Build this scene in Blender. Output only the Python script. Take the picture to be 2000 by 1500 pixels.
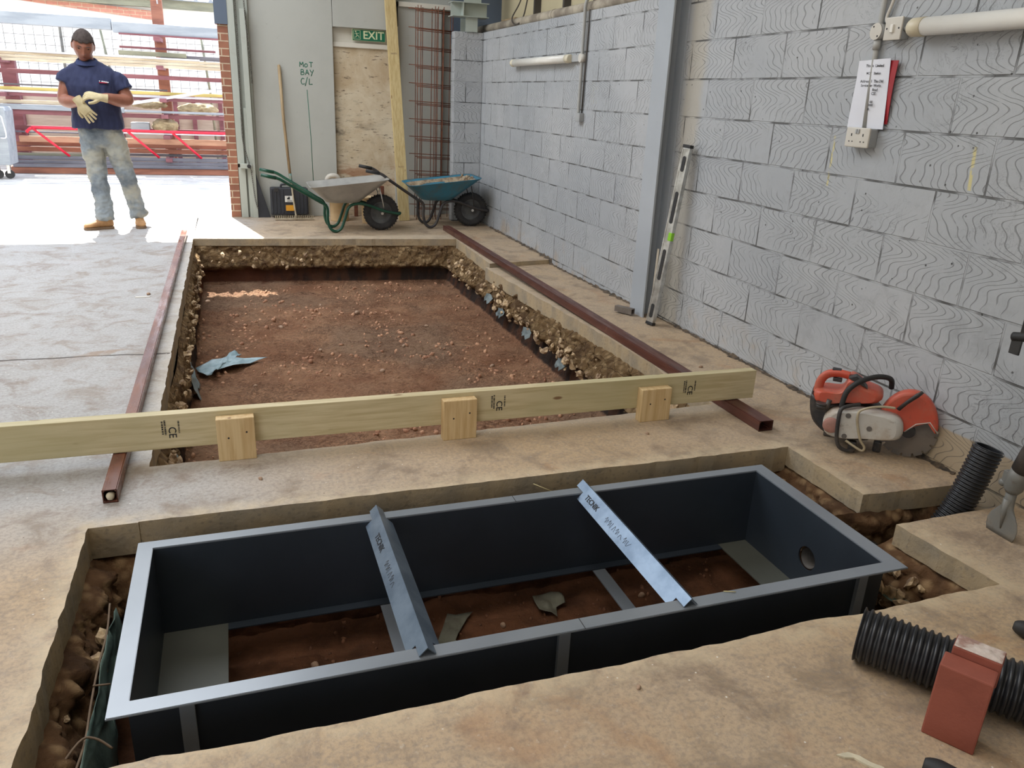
import bpy, bmesh, math, random
import numpy as np
from mathutils import Vector, Matrix, noise, Quaternion
R = math.radians
PI = math.pi
random.seed(7)
for o in list(bpy.data.objects):
    bpy.data.objects.remove(o)
scene = bpy.context.scene
col = scene.collection

# ------------------------------------------------------------------ camera
F_PX = 1527.2            # focal length in pixels of the 2000 x 1500 frame
yaw, pitch, roll = 0.34676757, 0.34906153, 0.04553808
cy_, sy_, cp_, sp_, cr_, sr_ = math.cos(yaw), math.sin(yaw), math.cos(pitch), math.sin(pitch), math.cos(roll), math.sin(roll)
f_ = Vector((sy_*cp_, cy_*cp_, -sp_)); r_ = Vector((cy_, -sy_, 0)); u_ = r_.cross(f_)
r2_ = r_*cr_ + u_*sr_; u2_ = -r_*sr_ + u_*cr_
cam_d = bpy.data.cameras.new('camera'); cam = bpy.data.objects.new('camera', cam_d); col.objects.link(cam)
cam.matrix_world = Matrix(((r2_.x, u2_.x, -f_.x, 0), (r2_.y, u2_.y, -f_.y, 0), (r2_.z, u2_.z, -f_.z, 1.42), (0, 0, 0, 1)))
cam_d.sensor_width = 36; cam_d.lens = 36*F_PX/2000; cam_d.clip_start = 0.05; cam_d.clip_end = 200
scene.camera = cam

# ------------------------------------------------------------------ world, sun, lamps, exposure
w = bpy.data.worlds.new('sky'); scene.world = w; w.use_nodes = True
wn = w.node_tree; wn.nodes.clear()
out = wn.nodes.new('ShaderNodeOutputWorld'); bg = wn.nodes.new('ShaderNodeBackground')
tc = wn.nodes.new('ShaderNodeTexCoord'); sep = wn.nodes.new('ShaderNodeSeparateXYZ'); rmp = wn.nodes.new('ShaderNodeValToRGB')
wn.links.new(tc.outputs['Generated'], sep.inputs[0]); wn.links.new(sep.outputs['Z'], rmp.inputs[0])
rmp.color_ramp.elements[0].position = 0.0; rmp.color_ramp.elements[0].color = (0.95, 0.97, 1, 1)
rmp.color_ramp.elements[1].position = 0.6; rmp.color_ramp.elements[1].color = (0.62, 0.74, 0.95, 1)
wn.links.new(rmp.outputs[0], bg.inputs['Color']); bg.inputs['Strength'].default_value = 2.4
wn.links.new(bg.outputs[0], out.inputs[0])

def lamp(name, kind, loc, energy, color=(1, 1, 1), size=None, size_y=None, target=None):
    d = bpy.data.lights.new(name, kind); o = bpy.data.objects.new(name, d); col.objects.link(o)
    o.location = loc; d.energy = energy; d.color = color
    if kind == 'AREA':
        d.shape = 'RECTANGLE'; d.size = size; d.size_y = size_y
    if target is not None:
        o.rotation_euler = (Vector(target)-Vector(loc)).to_track_quat('-Z', 'Y').to_euler()
    return o
EL = R(54.0)
sd = Vector((0.207, -0.978, 0)).normalized()*math.cos(EL) + Vector((0, 0, -math.sin(EL)))
sun = lamp('sun', 'SUN', (0, 14, 12), 13.0, (1.0, 0.95, 0.86)); sun.data.angle = R(0.53)
sun.rotation_euler = sd.to_track_quat('-Z', 'Y').to_euler()
# soft fill lamps added under the closed ceiling; no such roof lights are seen
lamp('fill_light_over_bay', 'AREA', (-2.0, 7.0, 4.85), 330, (0.88, 0.93, 1.0), 4.2, 4.6, (-2.0, 7.0, 0))
lamp('fill_light_over_pit', 'AREA', (-0.9, 1.2, 4.85), 90, (1.0, 0.95, 0.88), 3.4, 3.4, (-0.9, 1.2, 0))
lamp('fill_light_left', 'AREA', (-6.0, 3.5, 4.85), 150, (0.95, 0.96, 1.0), 2.4, 8.0, (-6.0, 3.5, 0))
vs = scene.view_settings
vs.view_transform = 'Standard'; vs.look = 'None'; vs.gamma = 1; vs.use_curve_mapping = False; vs.exposure = 0.25

# ------------------------------------------------------------------ node helpers
class S:
    """a socket with arithmetic"""
    def __init__(s, nt, v): s.nt, s.v = nt, v
    def _m(s, op, b=None, c=None, clamp=False):
        n = s.nt.nodes.new('ShaderNodeMath'); n.operation = op; n.use_clamp = clamp
        put(s.nt, n.inputs[0], s)
        if b is not None: put(s.nt, n.inputs[1], b)
        if c is not None: put(s.nt, n.inputs[2], c)
        return S(s.nt, n.outputs[0])
    def __add__(s, b): return s._m('ADD', b)
    def __sub__(s, b): return s._m('SUBTRACT', b)
    def __mul__(s, b): return s._m('MULTIPLY', b)
    def __truediv__(s, b): return s._m('DIVIDE', b)
    def __neg__(s): return s._m('MULTIPLY', -1.0)
    def mx(s, b): return s._m('MAXIMUM', b)
    def mn(s, b): return s._m('MINIMUM', b)
    def abs(s): return s._m('ABSOLUTE')
    def sin(s): return s._m('SINE')
    def fract(s): return s._m('FRACT')
    def lt(s, b): return s._m('LESS_THAN', b)
    def gt(s, b): return s._m('GREATER_THAN', b)
    def powr(s, b): return s._m('POWER', b)
    def step(s, a, b):
        """0 below a, 1 above b (a may be greater than b)"""
        n = s.nt.nodes.new('ShaderNodeMapRange'); n.interpolation_type = 'SMOOTHSTEP'
        put(s.nt, n.inputs[0], s); n.inputs[1].default_value = a; n.inputs[2].default_value = b
        if a > b:
            n.inputs[1].default_value = b; n.inputs[2].default_value = a; n.inputs[3].default_value = 1; n.inputs[4].default_value = 0
        return S(s.nt, n.outputs[0])
def put(nt, sock, v):
    if isinstance(v, S): nt.links.new(v.v, sock)
    elif isinstance(v, bpy.types.NodeSocket): nt.links.new(v, sock)
    elif isinstance(v, tuple) and len(v) == 3 and sock.type == 'RGBA': sock.default_value = (*v, 1)
    else: sock.default_value = v
class Mat:
    def __init__(s, name, rough=0.6, metal=0.0, spec=0.5):
        s.m = bpy.data.materials.new(name); s.m.use_nodes = True; s.nt = s.m.node_tree
        s.b = s.nt.nodes['Principled BSDF']
        s.b.inputs['Roughness'].default_value = rough; s.b.inputs['Metallic'].default_value = metal
        s.b.inputs['Specular IOR Level'].default_value = spec
        t = s.nt.nodes.new('ShaderNodeTexCoord'); s.pos = t.outputs['Object']
        sp = s.nt.nodes.new('ShaderNodeSeparateXYZ'); s.nt.links.new(s.pos, sp.inputs[0])
        s.x, s.y, s.z = (S(s.nt, sp.outputs[i]) for i in range(3))
    def vec(s, x, y, z):
        n = s.nt.nodes.new('ShaderNodeCombineXYZ')
        for i, v in enumerate((x, y, z)): put(s.nt, n.inputs[i], v)
        return n.outputs[0]
    def noise(s, scale, detail=4, rough=0.5, vec=None, dist=0.0, stretch=None, color=False):
        n = s.nt.nodes.new('ShaderNodeTexNoise')
        if stretch: vec = s.vec(s.x*stretch[0], s.y*stretch[1], s.z*stretch[2])
        s.nt.links.new(vec or s.pos, n.inputs['Vector'])
        n.inputs['Scale'].default_value = scale; n.inputs['Detail'].default_value = detail
        n.inputs['Roughness'].default_value = rough; n.inputs['Distortion'].default_value = dist
        return n.outputs['Color'] if color else S(s.nt, n.outputs['Fac'])
    def voro(s, scale, feature='F1', vec=None, rnd=1.0, out='Distance'):
        n = s.nt.nodes.new('ShaderNodeTexVoronoi'); n.feature = feature
        s.nt.links.new(vec or s.pos, n.inputs['Vector'])
        n.inputs['Scale'].default_value = scale; n.inputs['Randomness'].default_value = rnd
        return S(s.nt, n.outputs[out])
    def mix(s, f, a, b):
        n = s.nt.nodes.new('ShaderNodeMix'); n.data_type = 'RGBA'; n.clamp_factor = True
        put(s.nt, n.inputs[0], f); put(s.nt, n.inputs[6], a); put(s.nt, n.inputs[7], b)
        return n.outputs[2]
    def mul(s, f, a, b):
        n = s.nt.nodes.new('ShaderNodeMix'); n.data_type = 'RGBA'; n.blend_type = 'MULTIPLY'
        put(s.nt, n.inputs[0], f); put(s.nt, n.inputs[6], a); put(s.nt, n.inputs[7], b)
        return n.outputs[2]
    def color(s, c): put(s.nt, s.b.inputs['Base Color'], c); return s
    def rough(s, v): put(s.nt, s.b.inputs['Roughness'], v); return s
    def bump(s, h, strength=0.5, dist=0.01):
        n = s.nt.nodes.new('ShaderNodeBump'); n.inputs['Strength'].default_value = strength; n.inputs['Distance'].default_value = dist
        put(s.nt, n.inputs['Height'], h); s.nt.links.new(n.outputs[0], s.b.inputs['Normal']); return s

def lin(*c):
    return tuple(((v/255)/12.92 if v <= 10 else (((v/255)+0.055)/1.055)**2.4) for v in c)
def simple(name, c1, c2=None, scale=6, rough=0.6, metal=0, bump=0.0, bscale=60, detail=5, lo=0.35, hi=0.65, stretch=None, spec=0.5):
    m = Mat(name, rough, metal, spec)
    c2 = c2 or tuple(v*0.8 for v in c1)
    f = m.noise(scale, detail, 0.6, stretch=stretch).step(lo, hi)
    m.color(m.mix(f, c1, c2))
    if bump: m.bump(m.noise(bscale, 5, 0.6, stretch=stretch), bump, 0.005)
    return m.m

MT = {}
def concrete(name, extra=True):
    m = Mat(name, 0.78)
    n1 = m.noise(1.1, 6, 0.6); n2 = m.noise(5.0, 8, 0.65, dist=0.6); n3 = m.noise(38, 6, 0.7); n4 = m.noise(2.3, 5, 0.6, dist=1.0)
    grey = lin(172, 170, 168); warm = lin(188, 160, 124)
    side = (m.x*1.0 + m.noise(0.9, 3)*1.2).step(0.0, 1.4)
    front = (m.y + m.noise(1.5, 4)*0.8).step(3.3, 2.7)
    wf = (side._m('MAXIMUM', front))*(n1*0.6+0.55)
    c = m.mix(wf, grey, warm)  # greyer on the left: cool sky reflection put into the slab colour
    c = m.mix(n2.step(0.46, 0.70)*0.7, c, lin(132, 114, 94))
    c = m.mix(m.noise(70, 4, 0.7).step(0.42, 0.66)*0.42, c, lin(120, 112, 104))
    c = m.mix(m.noise(24, 6, 0.75, stretch=(0.8, 1.6, 1)).step(0.50, 0.66)*0.35, c, lin(134, 126, 118))
    c = m.mix(n4.step(0.56, 0.70)*0.5*(wf*0.75+0.12), c, lin(166, 120, 80))
    c = m.mix(m.noise(3.2, 7, 0.7, dist=0.8).step(0.52, 0.68)*0.6, c, lin(122, 104, 88))
    c = m.mix(n3.step(0.58, 0.8)*0.6, c, lin(216, 210, 200))
    if extra:
        # pale dust along the saw cuts round the two holes
        dx = (m.x-0.87).abs()-1.415; dy = (m.y-2.075).abs()-0.555
        d = dx.mx(dy) + m.noise(9, 5)*0.10 - 0.05
        c = m.mix(d.step(0.10, 0.0)*0.5*m.noise(14, 5).step(0.3, 0.6), c, lin(214, 196, 164))
        dx2 = (m.x-0.9).abs()-1.29; dy2 = (m.y-5.68).abs()-2.6
        d2 = dx2.mx(dy2) + m.noise(7, 5)*0.12 - 0.05
        c = m.mix(d2.step(0.12, 0.0)*0.3, c, lin(210, 198, 176))
        # construction joint with broken arris on the left
        jl = (m.y - 4.55 + (m.noise(3, 4)-0.5)*0.07 + m.x*0.04).abs()
        jm = jl.step(0.016, 0.004)*m.x.lt(-0.40)
        c = m.mix(jm, c, lin(70, 60, 52))
        pt = (m.y-4.62+(m.noise(4, 5)-0.5)*0.12).abs().step(0.07, 0.03)*m.noise(2.0, 5, 0.6, dist=0.7).step(0.55, 0.62)*m.x.lt(-0.6)
        c = m.mix(pt*0.7, c, lin(140, 112, 84))
    sp = m.voro(26, 'F1').step(0.10, 0.03)*m.noise(3, 3).step(0.5, 0.62)
    c = m.mix(sp, c, lin(235, 230, 220))
    dk = m.voro(13, 'F1', vec=m.noise(5, 2, color=True)).step(0.08, 0.02)*0.0
    dk2 = m.voro(17).step(0.06, 0.03)*m.noise(4.4, 3).step(0.52, 0.6)
    c = m.mix(dk2*0.8, c, lin(82, 66, 52))
    m.color(c)
    m.rough(m.noise(3, 5).step(0.3, 0.8)*0.25+0.55)
    h = n3*0.5 + n2*1.5 + m.noise(120, 3)*0.3
    m.bump(h, 0.55, 0.006)
    return m.m
MT['concrete'] = concrete('concrete_floor')

def cutface():
    m = Mat('sawn_concrete_edge', 0.85)
    c = m.mix(m.noise(6, 6).step(0.35, 0.7), lin(176, 156, 124), lin(150, 138, 118))
    c = m.mix(m.voro(40).step(0.35, 0.12)*0.4, c, lin(120, 112, 100))
    m.color(c); m.bump(m.noise(40, 6, 0.7)+m.noise(8, 3), 0.6, 0.008)
    return m.m
MT['cut'] = cutface()

def earth():
    m = Mat('earth_and_hardcore', 0.95, spec=0.2)
    n = m.noise(4, 5, 0.6); zz = m.z + (n-0.5)*0.16
    rub = m.mix(m.voro(22, out='Distance').step(0.1, 0.6), lin(232, 198, 150), lin(180, 146, 104))
    ck = m.voro(9, 'DISTANCE_TO_EDGE', vec=m.vec(m.x+m.noise(5, 4)*0.12, m.y+m.noise(6, 4)*0.12, m.z*1.5+m.noise(7, 4)*0.12)).step(0.035, 0.0)
    rub = m.mix(ck*0.85, rub, lin(70, 50, 36))
    rub = m.mix(m.noise(9, 5).step(0.5, 0.66)*0.7, rub, lin(120, 92, 70))
    clay = m.mix(m.noise(7, 5, stretch=(1.5, 1.5, 0.5)).step(0.4, 0.65), lin(80, 68, 62), lin(122, 86, 66))
    redd = lin(126, 74, 50)
    left = (m.x + (n-0.5)*1.0).step(0.9, 0.0)*(m.y.step(7.0, 7.8))
    clay = m.mix(left*0.8, clay, redd)
    c = m.mix(zz.step(-0.26, -0.32), rub, clay)
    soil = m.mix(m.noise(2.3, 6, 0.65).step(0.35, 0.68), lin(232, 180, 142), lin(198, 144, 110))
    soil = m.mix(m.noise(0.9, 4).step(0.45, 0.62)*0.45, soil, lin(186, 164, 140))
    soil = m.mix(m.voro(30).step(0.16, 0.08)*m.noise(5, 3).step(0.5, 0.6)*0.7, soil, lin(192, 170, 148))
    rg = (m.noise(14, 7, 0.75, dist=1.5, stretch=(0.7, 1.3, 1))-0.5).abs().step(0.05, 0.0)*m.noise(3.0, 4).step(0.42, 0.56)  # dark crust cracks: relief shade, weak in the bump, put into the colour
    soil = m.mix(rg*0.6, soil, lin(84, 54, 42))
    soil = m.mix(m.noise(42, 8, 0.75, stretch=(0.7, 1.7, 1)).step(0.47, 0.62)*0.42, soil, lin(118, 74, 54))
    soil = m.mix(m.noise(55, 6, 0.75, stretch=(0.7, 1.5, 1), dist=0.5).step(0.60, 0.72)*0.6, soil, lin(232, 196, 164))
    floor_f = m.z.step(-0.425, -0.445)
    c = m.mix(floor_f, c, soil)
    m.color(c)
    m.bump(m.noise(20, 9, 0.8, dist=1.2)*2.2+m.noise(9, 6, 0.7)*1.6 + m.noise(70, 5)*0.7, 1.0, 0.045)
    return m.m
MT['earth'] = earth()
def earth2():
    m = Mat('pit_earth', 0.95, spec=0.2)
    rub = m.mix(m.voro(20).step(0.1, 0.6), lin(178, 146, 108), lin(118, 88, 62))
    rub = m.mix(m.noise(8, 5).step(0.48, 0.62)*0.8, rub, lin(84, 62, 46))
    dirt = m.mix(m.noise(5, 6, 0.65).step(0.4, 0.66), lin(122, 82, 58), lin(90, 60, 42))
    c = m.mix((m.z+(m.noise(6)-0.5)*0.1).step(-0.34, -0.42), rub, dirt)
    m.color(c); m.bump(m.noise(24, 8, 0.75, dist=0.5)+m.noise(7, 6, 0.7), 1.0, 0.02)
    return m.m
MT['pit_earth'] = earth2()

def blockwall(name, vert='y'):
    m = Mat(name, 0.42, spec=0.45)
    u = (m.y if vert == 'y' else m.x) + (m.noise(3, 2)-0.5)*0.010
    v = m.z - 0.01 + (m.noise(2.2, 2)-0.5)*0.008
    U = u + 5.067
    bt = m.nt.nodes.new('ShaderNodeTexBrick'); bt.offset = 0.5; bt.offset_frequency = 2; bt.squash = 1
    m.nt.links.new(m.vec(U, v, 0.0), bt.inputs['Vector'])
    bt.inputs['Scale'].default_value = 1.0; bt.inputs['Brick Width'].default_value = 0.466; bt.inputs['Row Height'].default_value = 0.225
    bt.inputs['Mortar Size'].default_value = 0.0055; bt.inputs['Mortar Smooth'].default_value = 0.3
    bt.inputs['Color1'].default_value = (0, 0, 0, 1); bt.inputs['Color2'].default_value = (1, 1, 1, 1); bt.inputs['Mortar'].default_value = (0.5, 0.5, 0.5, 1)
    rnd = S(m.nt, bt.outputs['Color']); mor = S(m.nt, bt.outputs['Fac'])
    # keying grooves scratched like contour lines
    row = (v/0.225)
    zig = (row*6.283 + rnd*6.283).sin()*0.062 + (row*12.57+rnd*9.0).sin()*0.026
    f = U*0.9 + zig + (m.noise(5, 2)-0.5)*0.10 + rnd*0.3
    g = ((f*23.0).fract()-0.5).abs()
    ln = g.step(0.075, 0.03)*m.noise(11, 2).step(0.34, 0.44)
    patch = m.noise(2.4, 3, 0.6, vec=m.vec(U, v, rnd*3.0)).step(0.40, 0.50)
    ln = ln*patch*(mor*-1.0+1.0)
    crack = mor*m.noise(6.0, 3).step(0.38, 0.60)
    paint = m.mix(m.noise(0.8, 4).step(0.35, 0.65), lin(176, 178, 180), lin(161, 165, 169))
    paint = m.mix(m.noise(20, 5).step(0.52, 0.75)*0.3, paint, lin(150, 152, 154))
    paint = m.mix(rnd*0.12, paint, lin(205, 207, 206))
    if vert == 'y':
        unp = (m.z - 0.165 + (m.noise(9, 3)-0.5)*0.012).step(0.012, 0.0)*m.y.step(2.72, 2.55)
        paint = m.mix(unp*0.85, paint, lin(172, 152, 122))
        strip = (m.y-4.66+(m.noise(5, 3)-0.5)*0.05).abs().step(0.15, 0.06)
        paint = m.mix(strip*0.55, paint, lin(176, 164, 140))
        spl = m.z.step(0.34, 0.0)*m.noise(3.0, 5, 0.6).step(0.50, 0.68)
        paint = m.mix(spl*0.55, paint, lin(176, 150, 118))
        yel = ((m.y-2.472-(m.z-1.23)*0.10).abs().step(0.012, 0.004))*((m.z-1.235).abs().lt(0.085))
        yel = yel.mx(((m.y-3.29+(m.noise(14, 2)-.5)*0.02).abs().step(0.010, 0.003))*((m.z-1.20).abs().lt(0.12)))
        yel = yel.mx((m.y-6.16).abs().lt(0.07)*(m.z-1.5).abs().lt(0.09)*ln)
        paint = m.mix(yel*0.7*m.noise(40, 2).step(0.35, 0.5), paint, lin(214, 200, 120))
    smd = m.noise(3.0, 6, 0.7).step(0.52, 0.66)*((m.y-2.7).abs().step(0.9, 0.3))*((m.z-0.45).abs().step(0.55, 0.2))
    paint = m.mix(smd*0.4, paint, lin(128, 130, 132))
    scr = (m.noise(9, 6, 0.7, dist=1.2)-0.5).abs().step(0.012, 0.0)*m.noise(2.2, 3).step(0.5, 0.6)
    paint = m.mix(scr*0.6, paint, lin(96, 98, 98))
    c = m.mix(ln*0.52, paint, lin(104, 106, 106))  # groove lines darkened: the shade of their depth is put into the colour
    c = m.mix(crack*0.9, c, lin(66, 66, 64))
    pits = m.voro(14).step(0.075, 0.045)*m.noise(3.5, 3).step(0.45, 0.55)
    c = m.mix(pits*0.9, c, lin(66, 66, 64))
    m.color(c)
    h = (ln*-0.7) + (mor*-2.0) + m.noise(28, 5, 0.6)*0.35 + m.noise(7, 4)*0.8 - pits*1.2 + rnd*0.4
    m.bump(h, 0.75, 0.006)
    return m.m
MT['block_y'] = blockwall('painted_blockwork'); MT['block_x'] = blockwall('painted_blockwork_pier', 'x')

def paintm(name, c, rough=0.5, dirt=0.3, dirtc=(150, 140, 124), metal=0, bump=0.15):
    m = Mat(name, rough, metal)
    k = m.mix(m.noise(2.2, 5, 0.6).step(0.35, 0.7)*0.35, c, tuple(v*0.82 for v in c))
    k = m.mix(m.noise(9, 6, 0.7).step(0.58, 0.75)*dirt, k, lin(*dirtc))
    sp = m.voro(9).step(0.05, 0.03)*m.noise(3, 2).step(0.5, 0.56)
    k = m.mix(sp*dirt*2, k, lin(90, 84, 76))
    m.color(k); m.bump(m.noise(30, 4), bump, 0.003)
    return m.m
MT['panel'] = paintm('grey_painted_board', lin(178, 178, 170), 0.5, 0.18)
MT['panel_warm'] = paintm('cream_painted_sheet', lin(196, 184, 150), 0.6, 0.3)
MT['white'] = paintm('off_white_paint', lin(214, 208, 194), 0.5, 0.2)
MT['column'] = paintm('grey_steel_paint', lin(168, 174, 180), 0.32, 0.06, bump=0.05)
MT['column_dark'] = paintm('slate_steel_paint', lin(92, 104, 120), 0.4, 0.05, bump=0.05)
MT['channel'] = paintm('pale_green_grey_channel', lin(176, 180, 170), 0.45, 0.35)
MT['roof'] = simple('roof_sheet', lin(150, 150, 150), rough=0.8)
def plyboard():
    m = Mat('stained_plywood', 0.7)
    c = m.mix(m.noise(3, 6, 0.65, dist=0.5).step(0.35, 0.7), lin(212, 198, 172), lin(186, 164, 132))
    band = (m.z-1.0).abs().step(0.75, 0.1)
    st = m.noise(4.5, 7, 0.7, stretch=(0.7, 1, 1.8)).step(0.52, 0.66)*band*(m.x.step(1.75, 1.2)*0.8+0.25)
    c = m.mix(st*0.75, c, lin(92, 80, 68))
    ss = m.noise(26, 5, 0.7, stretch=(0.4, 1, 1.8)).step(0.60, 0.66)
    c = m.mix(ss*0.8, c, lin(84, 66, 52))
    ru = m.noise(3.5, 6, 0.7, stretch=(0.6, 1, 2.5)).step(0.5, 0.62)*(m.z-0.45).abs().step(0.25, 0.05)
    c = m.mix(ru*0.7, c, lin(150, 92, 50))
    m.color(c); m.bump(m.noise(30, 4), 0.2, 0.003)
    return m.m
MT['ply'] = plyboard()
def brickm(name, vert='x', c1=(160, 108, 84), c2=(138, 90, 72)):
    m = Mat(name, 0.85)
    bt = m.nt.nodes.new('ShaderNodeTexBrick'); m.nt.links.new(m.vec(m.x + m.y, m.z, 0.0), bt.inputs['Vector'])
    bt.inputs['Scale'].default_value = 1; bt.inputs['Brick Width'].default_value = 0.225; bt.inputs['Row Height'].default_value = 0.075
    bt.inputs['Mortar Size'].default_value = 0.006
    put(m.nt, bt.inputs['Color1'], lin(*c1)); put(m.nt, bt.inputs['Color2'], lin(*c2)); put(m.nt, bt.inputs['Mortar'], lin(196, 176, 150))
    m.color(m.mix(m.noise(12, 4).step(0.4, 0.8)*0.3, bt.outputs['Color'], lin(110, 76, 60)))
    m.bump(S(m.nt, bt.outputs['Fac'])*-1.0+m.noise(60)*0.3, 0.6, 0.006)
    return m.m
MT['brickwork'] = brickm('red_brickwork')
MT['brickwork2'] = brickm('far_red_brickwork', c1=(196, 138, 120), c2=(184, 122, 106))
def woodm(name, c1, c2, axis='x', scale=1.0, green=None):
    m = Mat(name, 0.62)
    st = {'x': (0.6, 9, 9), 'y': (9, 0.6, 9), 'z': (9, 9, 0.6)}[axis]
    g = m.noise(6*scale, 5, 0.6, stretch=st, dist=0.3)
    c = m.mix(g.step(0.35, 0.7), c1, c2)
    if green: c = m.mix(m.noise(1.6, 3).step(0.4, 0.65)*0.6, c, green)
    kn = m.voro(3.6, vec=m.vec(*[a*b for a, b in zip((m.x, m.y, m.z), {'x': (1, 3, 3), 'y': (3, 1, 3), 'z': (3, 3, 1)}[axis])])).step(0.11, 0.05)
    c = m.mix(kn*0.85, c, lin(112, 72, 40))
    m.color(c); m.bump(g, 0.15, 0.002)
    return m.m
MT['timber'] = woodm('treated_softwood', lin(208, 194, 158), lin(186, 170, 130), 'x', green=lin(176, 168, 128))
MT['timber_block'] = woodm('softwood_block', lin(214, 188, 142), lin(194, 162, 114), 'z')
MT['timber_z'] = woodm('upright_softwood', lin(206, 186, 136), lin(186, 160, 108), 'z')
MT['handle_wood'] = simple('worn_ash_handle', lin(168, 144, 108), lin(134, 112, 84), 12, 0.6, stretch=(1, 1, 0.2))
def primer(name, c1, c2, sheen=0.0, rough=0.45):
    m = Mat(name, rough, 0.0, 0.5)
    c = m.mix(m.noise(5, 6, 0.6, stretch=(3, 0.6, 3)).step(0.35, 0.7), c1, c2)
    c = m.mix(m.noise(14, 5, 0.7).step(0.6, 0.75)*0.5, c, lin(150, 100, 70))
    m.color(c); m.rough(m.noise(8, 4, stretch=(3, 0.5, 3)).step(0.3, 0.7)*0.25+rough-0.1); m.bump(m.noise(40, 3), 0.08, 0.002)
    return m.m
MT['tube_left'] = primer('brown_mill_steel', lin(108, 70, 60), lin(130, 80, 56), rough=0.26)
MT['tube_right'] = primer('dark_red_oxide_steel', lin(92, 54, 44), lin(70, 40, 34), rough=0.4)
def framem():
    m = Mat('grey_primed_steel', 0.33, 0.22, 0.8)
    c = m.mix(m.noise(3, 4).step(0.3, 0.7), lin(136, 142, 149), lin(124, 131, 138))
    m.color(c); m.bump(m.noise(60, 3), 0.03, 0.001)
    return m.m
MT['frame'] = framem()
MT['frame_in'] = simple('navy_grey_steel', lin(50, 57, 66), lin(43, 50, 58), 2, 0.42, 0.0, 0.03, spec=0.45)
MT['galv'] = simple('galvanised_steel', lin(132, 148, 166), lin(108, 124, 142), 7, 0.4, 0.75, 0.06, 80)
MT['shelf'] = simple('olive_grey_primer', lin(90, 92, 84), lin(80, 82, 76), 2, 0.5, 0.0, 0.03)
MT['black_plastic'] = simple('black_corrugated_plastic', lin(38, 39, 42), lin(30, 31, 34), 9, 0.36, 0, 0.05)
MT['black_rubber'] = simple('black_rubber', lin(34, 34, 36), lin(48, 46, 44), 9, 0.65)
MT['dark_metal'] = simple('dark_metal', lin(70, 70, 70), lin(52, 50, 50), 9, 0.45, 0.5)
MT['silver'] = simple('scuffed_aluminium', lin(222, 222, 218), lin(184, 182, 176), 14, 0.32, 0.8, 0.05, 80)
MT['pvc'] = simple('white_pvc', lin(206, 202, 192), lin(196, 190, 178), 3, 0.4)
MT['grey_pvc'] = simple('painted_conduit', lin(176, 176, 172), lin(160, 160, 156), 4, 0.45)
MT['tin'] = simple('grey_plastic_box', lin(168, 170, 170), None, 4, 0.5)
MT['ink'] = simple('black_ink', lin(30, 30, 34), None, 4, 0.7)

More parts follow.
